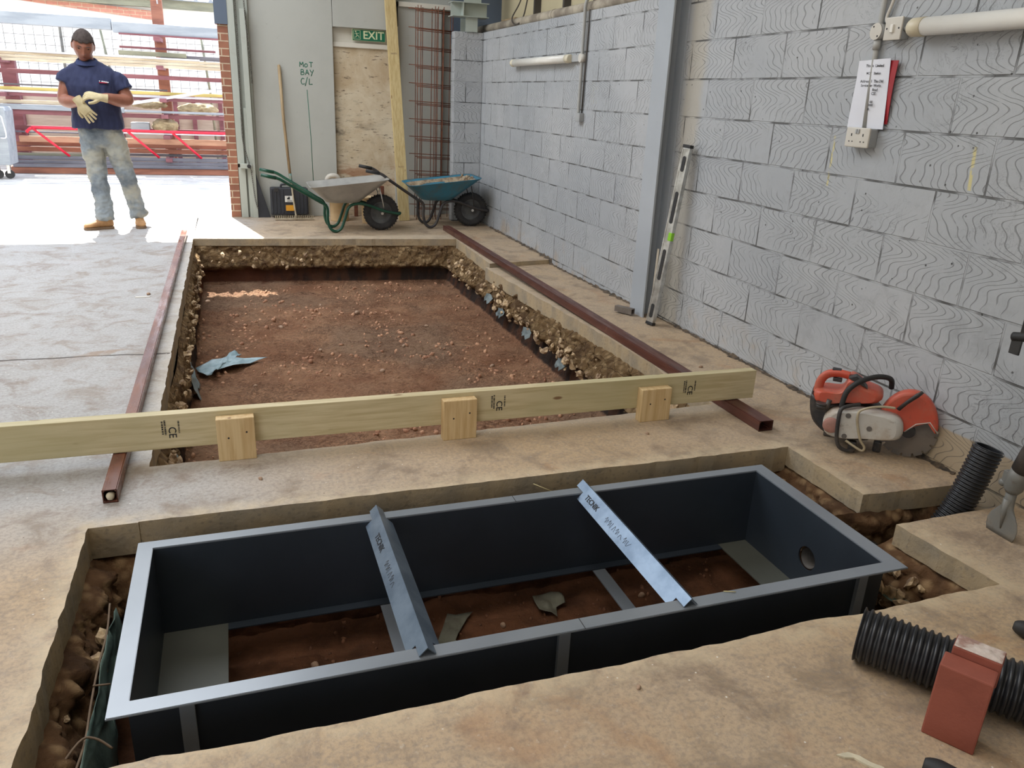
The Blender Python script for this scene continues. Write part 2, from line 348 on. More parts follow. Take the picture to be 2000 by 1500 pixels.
# ------------------------------------------------------------------ mesh helpers
def root_of(p):
    v = Vector((0, 0, 0))
    while p is not None:
        v += p.location; p = p.parent
    return v
class MB:
    """collects shapes in world coordinates (or the thing's own, local=True) and links them as ONE mesh"""
    def __init__(s): s.bm = bmesh.new()
    def _xf(s, vs, M):
        if M is not None:
            for v in vs: v.co = M @ v.co
        return s
    def box(s, lo, hi, M=None, bev=0.0, seg=2):
        b = bmesh.new(); bmesh.ops.create_cube(b, size=1)
        lo, hi = Vector(lo), Vector(hi)
        for v in b.verts: v.co = Vector([lo[i]+(hi[i]-lo[i])*(v.co[i]+0.5) for i in range(3)])
        if bev: bmesh.ops.bevel(b, geom=b.edges[:], offset=bev, segments=seg, affect='EDGES', profile=0.6)
        return s.merge(b, M)
    def merge(s, b, M=None):
        mp = {}
        for v in b.verts: mp[v] = s.bm.verts.new(M @ v.co if M is not None else v.co)
        for f in b.faces:
            try:
                nf = s.bm.faces.new([mp[v] for v in f.verts]); nf.smooth = f.smooth; nf.material_index = f.material_index
            except ValueError: pass
        b.free(); return s
    def rings(s, rings, closed=False, cap=True, smooth=True):
        vr = [[s.bm.verts.new(p) for p in r] for r in rings]
        n = len(vr[0])
        L = len(vr) if closed else len(vr)-1
        for i in range(L):
            a, b = vr[i], vr[(i+1) % len(vr)]
            for j in range(n):
                f = s.bm.faces.new((a[j], a[(j+1) % n], b[(j+1) % n], b[j])); f.smooth = smooth
        if cap and not closed:
            s.bm.faces.new(list(reversed(vr[0]))); s.bm.faces.new(vr[-1])
        return s
    def tube(s, pts, r, seg=10, closed=False, cap=True, flat=None):
        pts = [Vector(p) for p in pts]; n = len(pts)
        rr = r if isinstance(r, (list, tuple)) else [r]*n
        if len(rr) != n:      # radii given at fewer stations: spread them along the path
            q = [x if isinstance(x, tuple) else (x, x) for x in rr]; m_ = len(q)-1
            def at(f):
                k = min(int(f*m_), m_-1); g = f*m_-k
                return (q[k][0]+(q[k+1][0]-q[k][0])*g, q[k][1]+(q[k+1][1]-q[k][1])*g)
            rr = [at(i/(n-1)) for i in range(n)]
        T = []
        for i in range(n):
            a = pts[(i-1) % n] if (closed or i > 0) else pts[i]; b = pts[(i+1) % n] if (closed or i < n-1) else pts[i]
            T.append((b-a).normalized())
        u = T[0].orthogonal().normalized() if flat is None else (Vector(flat)-T[0]*Vector(flat).dot(T[0])).normalized()
        rs = []
        for i in range(n):
            u = (u - T[i]*u.dot(T[i])).normalized(); v = T[i].cross(u)
            ri = rr[i]; ra, rb = ri if isinstance(ri, tuple) else (ri, ri)
            rs.append([pts[i] + u*ra*math.cos(2*PI*k/seg) + v*rb*math.sin(2*PI*k/seg) for k in range(seg)])
        return s.rings(rs, closed, cap)
    def cyl(s, p0, p1, r, seg=20, r2=None): return s.tube([p0, p1], [r, r if r2 is None else r2], seg)
    def lathe(s, prof, M=None, seg=28):
        """prof: (radius, height) pairs turned round the local z axis"""
        vr = []
        for (r, h) in prof:
            if r < 1e-6: vr.append([s.bm.verts.new((M or Matrix()) @ Vector((0, 0, h)))])
            else: vr.append([s.bm.verts.new((M or Matrix()) @ Vector((r*math.cos(2*PI*k/seg), r*math.sin(2*PI*k/seg), h))) for k in range(seg)])
        for a, b in zip(vr, vr[1:]):
            for j in range(seg):
                k = (j+1) % seg
                if len(a) == 1 and len(b) == 1: continue
                if len(a) == 1: f = s.bm.faces.new((a[0], b[k], b[j]))
                elif len(b) == 1: f = s.bm.faces.new((a[j], a[k], b[0]))
                else: f = s.bm.faces.new((a[j], a[k], b[k], b[j]))
                f.smooth = True
        return s
    def prism(s, poly, d, M=None, bev=0.0):
        """poly: 2-D outline in the local xy plane, pushed d along local z"""
        b = bmesh.new()
        lo = [b.verts.new((p[0], p[1], 0)) for p in poly]; hi = [b.verts.new((p[0], p[1], d)) for p in poly]
        b.faces.new(list(reversed(lo))); b.faces.new(hi)
        n = len(poly)
        for i in range(n): b.faces.new((lo[i], lo[(i+1) % n], hi[(i+1) % n], hi[i]))
        bmesh.ops.recalc_face_normals(b, faces=b.faces[:])
        if bev: bmesh.ops.bevel(b, geom=b.edges[:], offset=bev, segments=2, affect='EDGES', profile=0.6)
        return s.merge(b, M)
    def sphere(s, c, r, M=None, seg=16, sc=(1, 1, 1)):
        b = bmesh.new(); bmesh.ops.create_uvsphere(b, u_segments=seg, v_segments=max(6, seg//2+2), radius=r)
        for v in b.verts: v.co = Vector((v.co.x*sc[0], v.co.y*sc[1], v.co.z*sc[2]))
        for f in b.faces: f.smooth = True
        if M is not None:
            for v in b.verts: v.co = M @ v.co
        for v in b.verts: v.co += Vector(c)
        return s.merge(b)
    def grid(s, fn, nu, nv, smooth=True):
        vs_ = [[s.bm.verts.new(fn(i/(nu-1), j/(nv-1))) for j in range(nv)] for i in range(nu)]
        for i in range(nu-1):
            for j in range(nv-1):
                f = s.bm.faces.new((vs_[i][j], vs_[i+1][j], vs_[i+1][j+1], vs_[i][j+1])); f.smooth = smooth
        return s
    def build(s, name, m, parent=None, local=False, normals=True, mats=None):
        if normals: bmesh.ops.recalc_face_normals(s.bm, faces=s.bm.faces[:])
        me = bpy.data.meshes.new(name)
        if parent is not None and not local:
            off = root_of(parent)
            for v in s.bm.verts: v.co -= off
        s.bm.to_mesh(me); s.bm.free()
        for k in ([m] if mats is None else mats):
            me.materials.append(MT[k] if isinstance(k, str) else k)
        o = bpy.data.objects.new(name, me); col.objects.link(o)
        if parent is not None: o.parent = parent
        return o
def tag(o, label, cat, group=None, kind=None):
    o['label'] = label; o['category'] = cat
    if group: o['group'] = group
    if kind: o['kind'] = kind
    return o
def struct(o): o['kind'] = 'structure'; return o
def empty(name, loc, label=None, cat=None, group=None, rz=0.0):
    o = bpy.data.objects.new(name, None); o.empty_display_size = 0.05; col.objects.link(o)
    o.location = loc; o.rotation_euler.z = rz
    if label: tag(o, label, cat, group)
    return o
def copy_tree(o, parent=None):
    c = o.copy(); col.objects.link(c)
    if parent is not None: c.parent = parent
    for ch in [k for k in bpy.data.objects if k.parent == o]: copy_tree(ch, c)
    return c
def text_mb(s, size, M, depth=0.0008, bold=0.0):
    """real lettering: font outlines turned into a thin mesh, as an MB"""
    cu = bpy.data.curves.new('t', 'FONT'); cu.body = s; cu.size = size; cu.extrude = depth; cu.offset = bold
    cu.align_x = 'CENTER'; cu.align_y = 'CENTER'; cu.resolution_u = 3
    ob = bpy.data.objects.new('t', cu); col.objects.link(ob)
    dg = bpy.context.evaluated_depsgraph_get(); me = bpy.data.meshes.new_from_object(ob.evaluated_get(dg))
    b = bmesh.new(); b.from_mesh(me); bpy.data.objects.remove(ob); bpy.data.curves.remove(cu); bpy.data.meshes.remove(me)
    mb = MB(); mb.merge(b, M); return mb
def frame_mat(o, x, y, z=None):
    """matrix whose local x,y axes are the given world directions"""
    x = Vector(x).normalized(); y = Vector(y); y = (y-x*y.dot(x)).normalized(); z = x.cross(y)
    return Matrix(((x.x, y.x, z.x, o[0]), (x.y, y.y, z.y, o[1]), (x.z, y.z, z.z, o[2]), (0, 0, 0, 1)))
def smooth_path(pts, n=6, closed=False):
    """Catmull-Rom through the points"""
    P = [Vector(p) for p in pts]; o = []
    m = len(P)
    for i in range(m if closed else m-1):
        p0 = P[(i-1) % m] if (closed or i > 0) else P[0]; p1 = P[i]; p2 = P[(i+1) % m]; p3 = P[(i+2) % m] if (closed or i+2 < m) else P[-1]
        for k in range(n):
            t = k/n
            o.append(0.5*((2*p1)+(p2-p0)*t+(2*p0-5*p1+4*p2-p3)*t*t+(-p0+3*p1-3*p2+p3)*t**3))
    if not closed: o.append(P[-1])
    return o
# ================================================================== floor slabs
def jag(p0, p1, amp=0.006, step=0.05, seed=0, big=0.0):
    p0, p1 = Vector(p0), Vector(p1); d = p1-p0; L = d.length; n = max(2, int(L/step)); q = Vector((-d.y, d.x))/L; o = []
    for i in range(n):
        t = i/n; s_ = i*step
        k = amp*(noise.noise(Vector((s_*6, seed, 0)))*1.2+noise.noise(Vector((s_*19, seed, 3)))*0.8)
        if big: k += big*max(0, noise.noise(Vector((s_*2.2, seed, 9))))*1.6
        if i == 0: k = 0
        o.append(p0+d*t+q*k)
    return o
TH = 0.12
def slab(mb, poly, z=0.0, th=TH, zf=None):
    b = bmesh.new()
    hi = [b.verts.new((p[0], p[1], (zf(p[0], p[1]) if zf else z))) for p in poly]
    lo = [b.verts.new((p[0], p[1], (zf(p[0], p[1]) if zf else z)-th)) for p in poly]
    f = b.faces.new(hi); f2 = b.faces.new(list(reversed(lo)))
    n = len(poly)
    for i in range(n):
        s_ = b.faces.new((lo[i], lo[(i+1) % n], hi[(i+1) % n], hi[i])); s_.material_index = 1
    f.normal_update()
    if f.normal.z < 0:
        for k in b.faces: k.normal_flip()
    bmesh.ops.triangulate(b, faces=[f, f2])
    mb.merge(b)
mb = MB()
EX0, EX1, EY0 = -0.39, 2.20, 3.09
# left of both holes
slab(mb, [(-9, -3)] + [(-0.545, -3), (-0.545, 1.515)][0:0] + [(-0.545, -3)] + jag((-0.545, 1.515), (-0.545, 2.63), 0.008, 0.03, 1) + [(-0.545, 2.63), (-0.39, 2.63)] + jag((-0.39, 3.08), (-0.40, 8.28), 0.006, 0.03, 2) + [(-0.40, 8.28), (-0.39, 9.66), (-9, 9.66)])
# strip between the holes
slab(mb, jag((2.285, 2.62), (-0.39, 2.635), 0.006, 0.035, 3)[0:] + [(-0.39, 2.635)] + jag((-0.39, 3.075), (2.24, 3.165), 0.008, 0.04, 4) + [(2.24, 3.165), (2.285, 3.165)])
# (the strip ends where the wall-side slabs begin)
# beyond the excavation
slab(mb, jag((-0.40, 8.28), (2.20, 8.045), 0.007, 0.04, 5) + [(2.20, 8.045), (2.20, 9.9), (-0.40, 9.9)], th=0.07)
# right of the excavation, far piece stands a little proud of the sunken near piece
slab(mb, [(2.20, 9.9)] + [(2.82, 9.9), (2.82, 6.86)] + jag((2.80, 6.86), (2.19, 6.76), 0.01, 0.05, 6) + jag((2.17, 6.75), (2.20, 8.045), 0.006, 0.04, 7), th=0.10)
def zsink(x, y): return -0.04*max(0.0, min(1.0, (y-4.4)/2.2))
pr = [(2.82, 6.85), (2.14, 6.75)]
pts = [(2.82, 3.165)] + [(2.82, 3.2+0.2*i) for i in range(1, 19)] + [(2.82, 6.86), (2.14, 6.78)] + jag((2.14, 6.76), (2.235, 3.9), 0.01, 0.035, 8) + jag((2.235, 3.9), (2.235, 3.165), 0.012, 0.035, 18) + [(2.235, 3.165)]
slab(mb, pts, zf=zsink, th=0.11)
slab(mb, [(2.82, 3.165)] + [(2.285, 3.165)] + jag((2.285, 2.62), (2.285, 2.15), 0.012, 0.03, 9, 0.0) + jag((2.285, 2.15), (2.82, 2.115), 0.008, 0.03, 10) + [(2.82, 2.115)], th=0.09)
slab(mb, jag((2.235, 1.925), (2.275, 1.52), 0.012, 0.03, 11) + [(2.275, 1.52), (2.82, 1.52), (2.82, 1.93)] + jag((2.82, 1.93), (2.235, 1.925), 0.006, 0.03, 12), th=0.085)
# the near side of the pit, roughly broken edge
e = jag((-0.545, 1.515), (2.275, 1.52), 0.007, 0.02, 13, 0.014)
slab(mb, [(-0.545, -3)] + e + [(2.275, 1.52), (2.82, 1.52), (2.82, -3)])
fl = struct(mb.build('floor', None, mats=['concrete', 'cut'], normals=False))
MT['yard'] = simple('yard_concrete', lin(206, 202, 196), lin(184, 180, 174), 3, 0.8, 0, 0.3, 20)
mb = MB(); mb.box((-16, 9.66, -0.2), (9, 30, -0.004)); struct(mb.build('floor_yard', 'yard'))

# ================================================================== earth round and under the excavation
def rub(p, amp, sc=11.0):
    q = p + Vector((noise.noise(p*9), noise.noise(p*9+Vector((7, 0, 0))), noise.noise(p*9+Vector((0, 7, 0)))))*0.04
    d, _ = noise.voronoi(q*sc); e, _ = noise.voronoi(q*sc*2.3)
    return amp*0.75*min(0.5, d[1]-d[0])*1.6 + amp*0.5*min(0.5, e[1]-e[0]) + amp*0.9*noise.fractal(p*5.0, 0.8, 2.1, 4) + amp*0.5*abs(noise.noise(p*22)) + amp*0.22*noise.noise(p*48)
def bank(mb, a, b, prof, inward, step=0.011, ztop=-0.10, amp=0.035, keep=0.0, sc=11.0, uneven=0.02):
    """earth bank from a to b; prof = [(z, offset inward)...] interpolated"""
    a, b = Vector(a), Vector(b); inw = Vector(inward); L = (b-a).length
    zs = [p[0] for p in prof]
    nu = int(L/step)+1; depth = zs[0]-zs[-1]; nv = int(depth/step)+2
    def fn(u, v):
        z = zs[0]-depth*v
        for (z0, o0), (z1, o1) in zip(prof, prof[1:]):
            if z <= z0+1e-9 and z >= z1-1e-9: o = o0+(o1-o0)*(z0-z)/max(1e-6, z0-z1); break
        p = a+(b-a)*u
        q = Vector((p.x, p.y, z))
        k = o + uneven*noise.noise(q*1.7)
        rubz = 1.0 if z > -0.30 + 0.05*noise.noise(Vector((p.x*2, p.y*2, 0))) else 0.35
        k += rub(q, amp*rubz, sc)*min(1.0, (zs[0]-z)/0.03)
        return q + Vector((inw.x, inw.y, 0))*max(keep, k) + Vector((0, 0, 0.006*noise.noise(q*25)))
    mb.grid(fn, nu, nv)
mb = MB()
FZ = -0.46
P = [(-0.09, 0.005), (-0.14, 0.012), (-0.27, 0.05), (-0.33, 0.03), (-0.50, 0.045)]
bank(mb, (-0.40, 8.30), (-0.39, 3.06), [(-0.11, 0.0), (-0.15, 0.012), (-0.30, 0.035), (-0.50, 0.05)], (1, 0), amp=0.03)
bank(mb, (2.24, 8.06), (-0.42, 8.30), [(-0.055, 0.0), (-0.10, 0.01), (-0.27, 0.045), (-0.33, 0.0), (-0.50, 0.03)], (0, -1), amp=0.028)
bank(mb, (2.24, 2.98), (2.20, 8.10), [(-0.085, 0.0), (-0.15, 0.02), (-0.26, 0.10), (-0.31, 0.055), (-0.42, 0.08), (-0.50, 0.13)], (-1, 0), amp=0.05, sc=9)
bank(mb, (-0.42, 3.09), (2.30, 3.17), [(-0.12, 0.0), (-0.50, 0.03)], (0, 1), amp=0.02)
def soil(u, v):
    x = -0.46+2.80*u; y = 3.02+5.32*v; p = Vector((x, y, 0))
    h = 0.020*noise.fractal(p*2.2, 1.0, 2.0, 4) + 0.012*noise.noise(Vector((x*9, y*9, 1))) + 0.010*noise.ridged_multi_fractal(Vector((x*9, y*14, 2)), 1.0, 2.1, 4, 1.0, 2.0)*max(0.15, 0.6+noise.noise(Vector((x*1.3, y*1.3, 8)))) - 0.010
    c, _ = noise.voronoi(p*8.0); k = noise.noise(p*2.0+Vector((5, 5, 5)))
    if k > 0.05: h += 0.018*max(0, 0.35-c[0])*3*min(1, (k-0.05)*4)
    e_ = min(x+0.39, 2.2-x, y-3.08, 8.2-y)
    h += 0.02*max(0, 1-max(0, e_)/0.18)
    h += 0.022*abs(noise.noise(Vector((x*14, y*19, 5)))) + 0.016*abs(noise.noise(Vector((x*31, y*40, 6)))) - 0.012
    return Vector((x, y, FZ+h))
mb.grid(soil, 340, 640)
ex = struct(mb.build('floor_excavation', 'earth'))

mb = MB()
# pit round the steel frame
bank(mb, (-0.56, 1.46), (-0.56, 2.66), [(-0.10, 0.0), (-0.15, 0.035), (-0.24, 0.050), (-0.36, 0.06), (-0.62, 0.07)], (1, 0), amp=0.045, sc=10)
bank(mb, (-0.6, 2.66), (2.34, 2.65), [(-0.11, 0.0), (-0.20, 0.05), (-0.30, 0.08), (-0.62, 0.10)], (0, -1), amp=0.03)
bank(mb, (2.32, 2.68), (2.32, 2.13), [(-0.085, 0.0), (-0.15, 0.06), (-0.28, 0.12), (-0.62, 0.16)], (-1, 0), amp=0.05, sc=8)
bank(mb, (2.12, 2.16), (2.86, 2.12), [(-0.08, 0.0), (-0.30, 0.04), (-0.5, 0.06)], (0, -1), amp=0.03)
bank(mb, (2.86, 1.90), (2.25, 1.91), [(-0.08, -0.02), (-0.30, 0.02), (-0.5, 0.05)], (0, 1), amp=0.03)
bank(mb, (2.285, 1.96), (2.30, 1.47), [(-0.075, 0.0), (-0.14, 0.05), (-0.26, 0.13), (-0.36, 0.17), (-0.62, 0.20)], (-1, 0), amp=0.06, sc=8)
bank(mb, (2.32, 1.50), (-0.58, 1.50), [(-0.12, 0.0), (-0.62, 0.02)], (0, 1), amp=0.012)
def dirt(u, v):
    x = -0.62+3.46*u; y = 1.45+1.24*v; p = Vector((x, y, 0))
    h = 0.03*noise.fractal(p*2.6, 1.0, 2.0, 4) + 0.012*noise.noise(Vector((x*10, y*10, 1))) + 0.006*noise.noise(Vector((x*26, y*26, 2)))
    z = -0.47+h
    if x > 2.2: z = z + (min(1, (x-2.2)/0.25))*0.13
    return Vector((x, y, z))
mb.grid(dirt, 200, 80)
struct(mb.build('floor_pit', 'pit_earth'))
# solid ground below everything
MT['subsoil'] = simple('subsoil', lin(70, 46, 34), None, 5, 0.95)
mb = MB(); mb.box((-9, -3, -1.2), (3.4, 9.9, -0.66)); mb.box((-9, -3, -0.66), (-0.66, 9.9, -0.135)); mb.box((-0.66, 8.42, -0.66), (2.45, 9.9, -0.135)); mb.box((2.45, 2.8, -0.66), (2.82, 9.9, -0.16)); mb.box((-0.66, -3, -0.66), (2.82, 1.40, -0.135)); mb.box((-0.36, 2.76, -0.66), (2.45, 2.98, -0.135)); struct(mb.build('floor_subsoil', 'subsoil'))

# ================================================================== right wall, pier, column
def wallgrid(mb, X, y0, y1, z0, z1):
    mb.box((X, y0, z0), (X+0.2, y1, z1))
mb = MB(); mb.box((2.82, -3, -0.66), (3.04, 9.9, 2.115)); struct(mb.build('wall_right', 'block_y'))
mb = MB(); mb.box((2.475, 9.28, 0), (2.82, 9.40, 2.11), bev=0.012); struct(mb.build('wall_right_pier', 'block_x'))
mb = MB()
mb.box((3.16, -3, 2.0), (3.2, 9.9, 5.0))
struct(mb.build('wall_right_cladding', 'panel_warm'))
MT['purlin'] = simple('dark_purlin', lin(70, 64, 58), None, 5, 0.7)
for i, yy in enumerate((5.6, 6.9, 7.6, 8.4)):
    mb = MB(); mb.box((3.09, yy-0.02, 2.115), (3.16, yy+0.02, 5.0)); struct(mb.build('trim_%d' % (i+1), 'purlin'))
mb = MB(); mb.box((2.70, 4.80, -0.05), (2.714, 5.00, 5.0), bev=0.002); mb.box((2.806, 4.80, -0.05), (2.82, 5.00, 5.0)); mb.box((2.712, 4.895, -0.05), (2.808, 4.905, 5.0))
o = struct(mb.build('trim_column', 'column'))
# ================================================================== back wall with the open bay
mb = MB()
mb.box((-9, 9.9, -0.1), (-3.6, 10.1, 5.0)); mb.box((-3.6, 9.9, 2.95), (0.0, 10.1, 5.0)); mb.box((0.07, 9.9, -0.1), (3.3, 10.1, 5.0))
struct(mb.build('wall_back', 'panel'))
mb = MB(); mb.box((-0.03, 9.68, -0.01), (0.075, 10.12, 2.06)); mb.box((-0.05, 9.66, 2.06), (0.075, 10.12, 5.0))
b = mb.build('wall_back_brick_jamb', None, mats=['brickwork'])
struct(b)
mb = MB(); mb.box((-3.6, 9.70, 2.315), (0.0, 9.74, 2.9)); mb.box((-3.6, 9.70, 2.88), (0.0, 9.9, 5.0)); struct(mb.build('wall_back_lintel', 'panel'))
mb = MB(); mb.box((-0.052, 9.655, 2.04), (0.08, 9.70, 5.0)); struct(mb.build('trim_5', 'column_dark'))
mb = MB(); mb.box((-9.1, -3, -0.1), (-9, 10, 5.0)); struct(mb.build('wall_left', 'panel_warm'))
mb = MB(); mb.box((-9.1, -3, 5.0), (3.2, 10.12, 5.06)); struct(mb.build('ceiling', 'roof'))

mb = MB(); mb.box((-9.1, -3.1, -0.1), (-5.8, -3, 5.0)); mb.box((-1.8, -3.1, -0.1), (3.2, -3, 5.0)); mb.box((-5.8, -3.1, 3.2), (-1.8, -3, 5.0)); struct(mb.build('wall_front', 'panel_warm'))  # unseen wall with an open bay, added to cut the sky light

# dirt gathered along the foot of the wall
MT['wall_dirt'] = simple('dirt_line', lin(104, 88, 70), lin(60, 54, 48), 30, 0.95, 0, 0.6)
mb = MB()
def foot(u, v):
    y = 2.2+6.6*u; n_ = abs(noise.noise(Vector((y*9, 0, 3))))+0.6*abs(noise.noise(Vector((y*31, 0, 4))))
    return Vector((2.824-v*(0.012+0.045*n_), y, 0.001+zsink(2.8, y)*(1 if y < 6.84 else 0)+(1-v)**2*0.022*(0.3+n_)))
mb.grid(foot, 700, 5)
tag(mb.build('dirt', 'wall_dirt'), 'dark line of dirt and crumbs along the foot of the grey wall', 'dirt', kind='stuff')
# ================================================================== stones and rubble in the holes
MT['stone'] = simple('pebble', lin(190, 166, 140), lin(140, 104, 84), 9, 0.75, 0, 0.3, 30)
MT['rubble'] = simple('hardcore', lin(214, 188, 150), lin(138, 114, 90), 16, 0.9, 0, 0.7, 40)
MT['clod'] = simple('soil_clod', lin(192, 148, 116), lin(150, 106, 82), 12, 0.95, 0, 0.7, 40)
def stone_bm(mb, c, r, seed, sub=2, rough=0.22, sm=True):
    b = bmesh.new(); bmesh.ops.create_icosphere(b, subdivisions=sub, radius=1)
    rr = random.Random(seed); sc = (rr.uniform(0.8, 1.3), rr.uniform(0.7, 1.1), rr.uniform(0.5, 0.8))
    q = Quaternion((rr.random(), rr.random(), rr.random(), rr.random())).normalized().to_matrix()
    for v in b.verts:
        n = v.co.copy(); k = 1+rough*noise.noise(n*1.6+Vector((seed*3.1, 0, 0)))+0.08*noise.noise(n*4)
        v.co = Vector(c) + (q @ Vector((n.x*sc[0], n.y*sc[1], n.z*sc[2])))*k*r
    for f in b.faces: f.smooth = sm
    mb.merge(b)
def soil_h(x, y): return soil((x+0.46)/2.80, (y-3.02)/5.32).z
mb = MB(); rr = random.Random(3)
for i in range(60): stone_bm(mb, (rr.uniform(2.06, 2.22), rr.uniform(3.15, 3.6), rr.uniform(-0.40, -0.12)), rr.uniform(0.015, 0.04), i+7000, 2, 0.75, False)
for i in range(520):       # hardcore showing in the long banks
    k = rr.random()
    if k < 0.42: c = (2.20-rr.uniform(0.03, 0.13), rr.uniform(3.2, 7.9), rr.uniform(-0.32, -0.15))
    elif k < 0.65: c = (-0.37+rr.uniform(0, 0.04), rr.uniform(3.2, 8.1), rr.uniform(-0.30, -0.15))
    elif k < 0.75: c = (rr.uniform(-0.3, 2.1), 8.16-rr.uniform(0.0, 0.02), rr.uniform(-0.28, -0.12))
    elif k < 0.88: c = (2.28-rr.uniform(0.06, 0.22), rr.uniform(1.55, 1.92), rr.uniform(-0.34, -0.13))
    elif k < 0.94: c = (2.28-rr.uniform(0.03, 0.16), rr.uniform(2.12, 2.6), rr.uniform(-0.34, -0.12))
    else: c = (-0.54+rr.uniform(0.01, 0.075), rr.uniform(1.5, 2.6), rr.uniform(-0.32, -0.16))
    stone_bm(mb, c, rr.uniform(0.008, 0.030), i, 2, 0.75, False)
tag(mb.build('rubble', 'rubble'), 'tan broken hardcore showing in the cut banks under the concrete', 'rubble', kind='stuff')
mb = MB()
for i in range(2600):
    x, y = rr.uniform(-0.35, 2.1), rr.uniform(3.15, 8.05)
    if noise.noise(Vector((x*1.5, y*1.5, 4))) < -0.1: continue
    stone_bm(mb, (x, y, soil_h(x, y)), 0.004+0.020*rr.random()**2.2, i+900, 1)
tag(mb.build('soil_clods', 'clod'), 'red brown crumbs and clods lying on the dug soil of the long excavation', 'soil', kind='stuff')
MT['clod_dark'] = simple('dark_clod', lin(134, 92, 66), lin(96, 64, 46), 12, 0.95, 0, 0.7, 40)
mb = MB()
for i in range(420):
    x, y = rr.uniform(-0.1, 1.9), rr.uniform(1.6, 2.6)
    stone_bm(mb, (x, y, dirt((x+0.62)/3.46, (y-1.45)/1.24).z), rr.uniform(0.003, 0.012), i+4900, 1)
tag(mb.build('soil_clods', 'clod_dark'), 'dark crumbs on the dirt under the steel pit frame', 'soil', kind='stuff')
peb = [(0.93, 5.35, .022), (0.35, 3.95, .026), (0.75, 4.05, .024), (0.62, 4.6, .018), (1.05, 4.3, .016), (1.35, 3.75, .028), (0.15, 4.35, .022), (1.62, 4.45, .018), (0.55, 5.9, .020), (1.2, 5.9, .016),
       (0.1, 3.55, .024), (0.95, 3.55, .022), (1.75, 5.3, .018), (0.3, 6.6, .020), (0.98, 6.9, .024), (1.5, 6.4, .016), (0.7, 7.3, .020), (0.05, 5.2, .018), (1.9, 3.6, .020), (0.62, 3.30, .028)]
ps = None
for i, (x, y, r) in enumerate(peb):
    if i % 4 == 0:
        mb = MB(); stone_bm(mb, (0, 0, 0), 1.0, 50+i); o = mb.build('pebble', 'stone'); ps = o
    else: o = ps.copy(); col.objects.link(o)
    o.location = (x, y, soil_h(x, y)+r*0.35); o.scale = (r, r, r); o.rotation_euler = (0, 0, i*1.7)
    tag(o, 'small rounded pale pebble lying on the red soil of the long excavation', 'stone', 'pebbles on the excavation floor')
for i, (x, y, r) in enumerate([(0.15, 2.30, .02), (0.28, 2.22, .016), (0.62, 2.28, .016), (0.85, 2.33, .014), (1.05, 2.2, .013), (1.45, 2.35, .018), (1.62, 2.28, .014), (0.35, 1.95, .018), (1.7, 2.05, .013)]):
    o = ps.copy(); col.objects.link(o); o.location = (x, y, dirt((x+0.62)/3.46, (y-1.45)/1.24).z+r*0.3); o.scale = (r, r, r); o.rotation_euler = (0, 0, i*2.1)
    tag(o, 'small stone on the dark dirt seen through the open bottom of the steel frame', 'stone', 'stones on the pit floor')

# ================================================================== steel pit frame
pf = empty('steel_pit_frame', (0.83, 2.08, -0.47), 'large grey steel pit frame lying in the near hole, wide flat rim and open bottom', 'steel frame')
xo0, xo1, yo0, yo1 = -0.378, 2.052, 1.682, 2.492; xi0, xi1, yi0, yi1 = -0.330, 1.992, 1.732, 2.446
def ringbox(mb, o, i, z0, z1, bev=0.0):
    b = bmesh.new()
    O = [(o[0], o[2]), (o[1], o[2]), (o[1], o[3]), (o[0], o[3])]; I = [(i[0], i[2]), (i[1], i[2]), (i[1], i[3]), (i[0], i[3])]
    v = {}
    for nm, P_ in (('O', O), ('I', I)):
        for k in range(4):
            for zz, z in enumerate((z0, z1)): v[nm, k, zz] = b.verts.new((P_[k][0], P_[k][1], z))
    for k in range(4):
        n = (k+1) % 4
        b.faces.new((v['O', k, 1], v['O', n, 1], v['I', n, 1], v['I', k, 1])); b.faces.new((v['O', k, 0], v['I', k, 0], v['I', n, 0], v['O', n, 0]))
        b.faces.new((v['O', k, 0], v['O', n, 0], v['O', n, 1], v['O', k, 1])); b.faces.new((v['I', k, 0], v['I', k, 1], v['I', n, 1], v['I', n, 0]))
    if bev: bmesh.ops.bevel(b, geom=[e for e in b.edges if (e.verts[0].co.z == z1 and e.verts[1].co.z == z1)], offset=bev, segments=2, affect='EDGES')
    mb.merge(b)
mb = MB(); ringbox(mb, (xo0, xo1, yo0, yo1), (xi0, xi1, yi0, yi1), -0.006, 0.0, 0.0015); rim = mb.build('rim', 'frame', pf)
ZB = -0.335
mb = MB(); mb.box((xi0-0.006, yi1, ZB), (xi1+0.006, yi1+0.006, -0.006)); mb.build('side_panel', 'frame_in', pf)
mb = MB(); mb.box((xi0-0.006, yi0-0.006, ZB), (xi1+0.006, yi0, -0.006)); mb.build('side_panel', 'frame_in', pf)
mb = MB(); mb.box((xi0-0.006, yi0, ZB), (xi0, yi1, -0.006)); mb.build('end_panel', 'frame_in', pf)
# right end panel with a round drain hole
mb = MB(); hc, hz, hr = 2.075, -0.198, 0.047
for X, flip in ((xi1, 0), (xi1+0.006, 1)):
    pass
b = bmesh.new(); N = 48; ringv = []
y0_, y1_, z0_, z1_ = yi0, yi1, ZB, -0.006
def edge_pt(a):
    dx, dz = math.cos(a), math.sin(a); t = min(((y1_-hc) if dx > 0 else (y0_-hc))/dx if abs(dx) > 1e-6 else 9, ((z1_-hz) if dz > 0 else (z0_-hz))/dz if abs(dz) > 1e-6 else 9)
    return hc+dx*t, hz+dz*t
angs = sorted([2*PI*k/N for k in range(N)] + [math.atan2(zc-hz, yc-hc) % (2*PI) for yc in (y0_, y1_) for zc in (z0_, z1_)])
for X in (xi1, xi1+0.006):
    c_ = [b.verts.new((X, hc+hr*math.cos(a), hz+hr*math.sin(a))) for a in angs]; e_ = [b.verts.new((X, *edge_pt(a))) for a in angs]
    ringv.append((c_, e_))
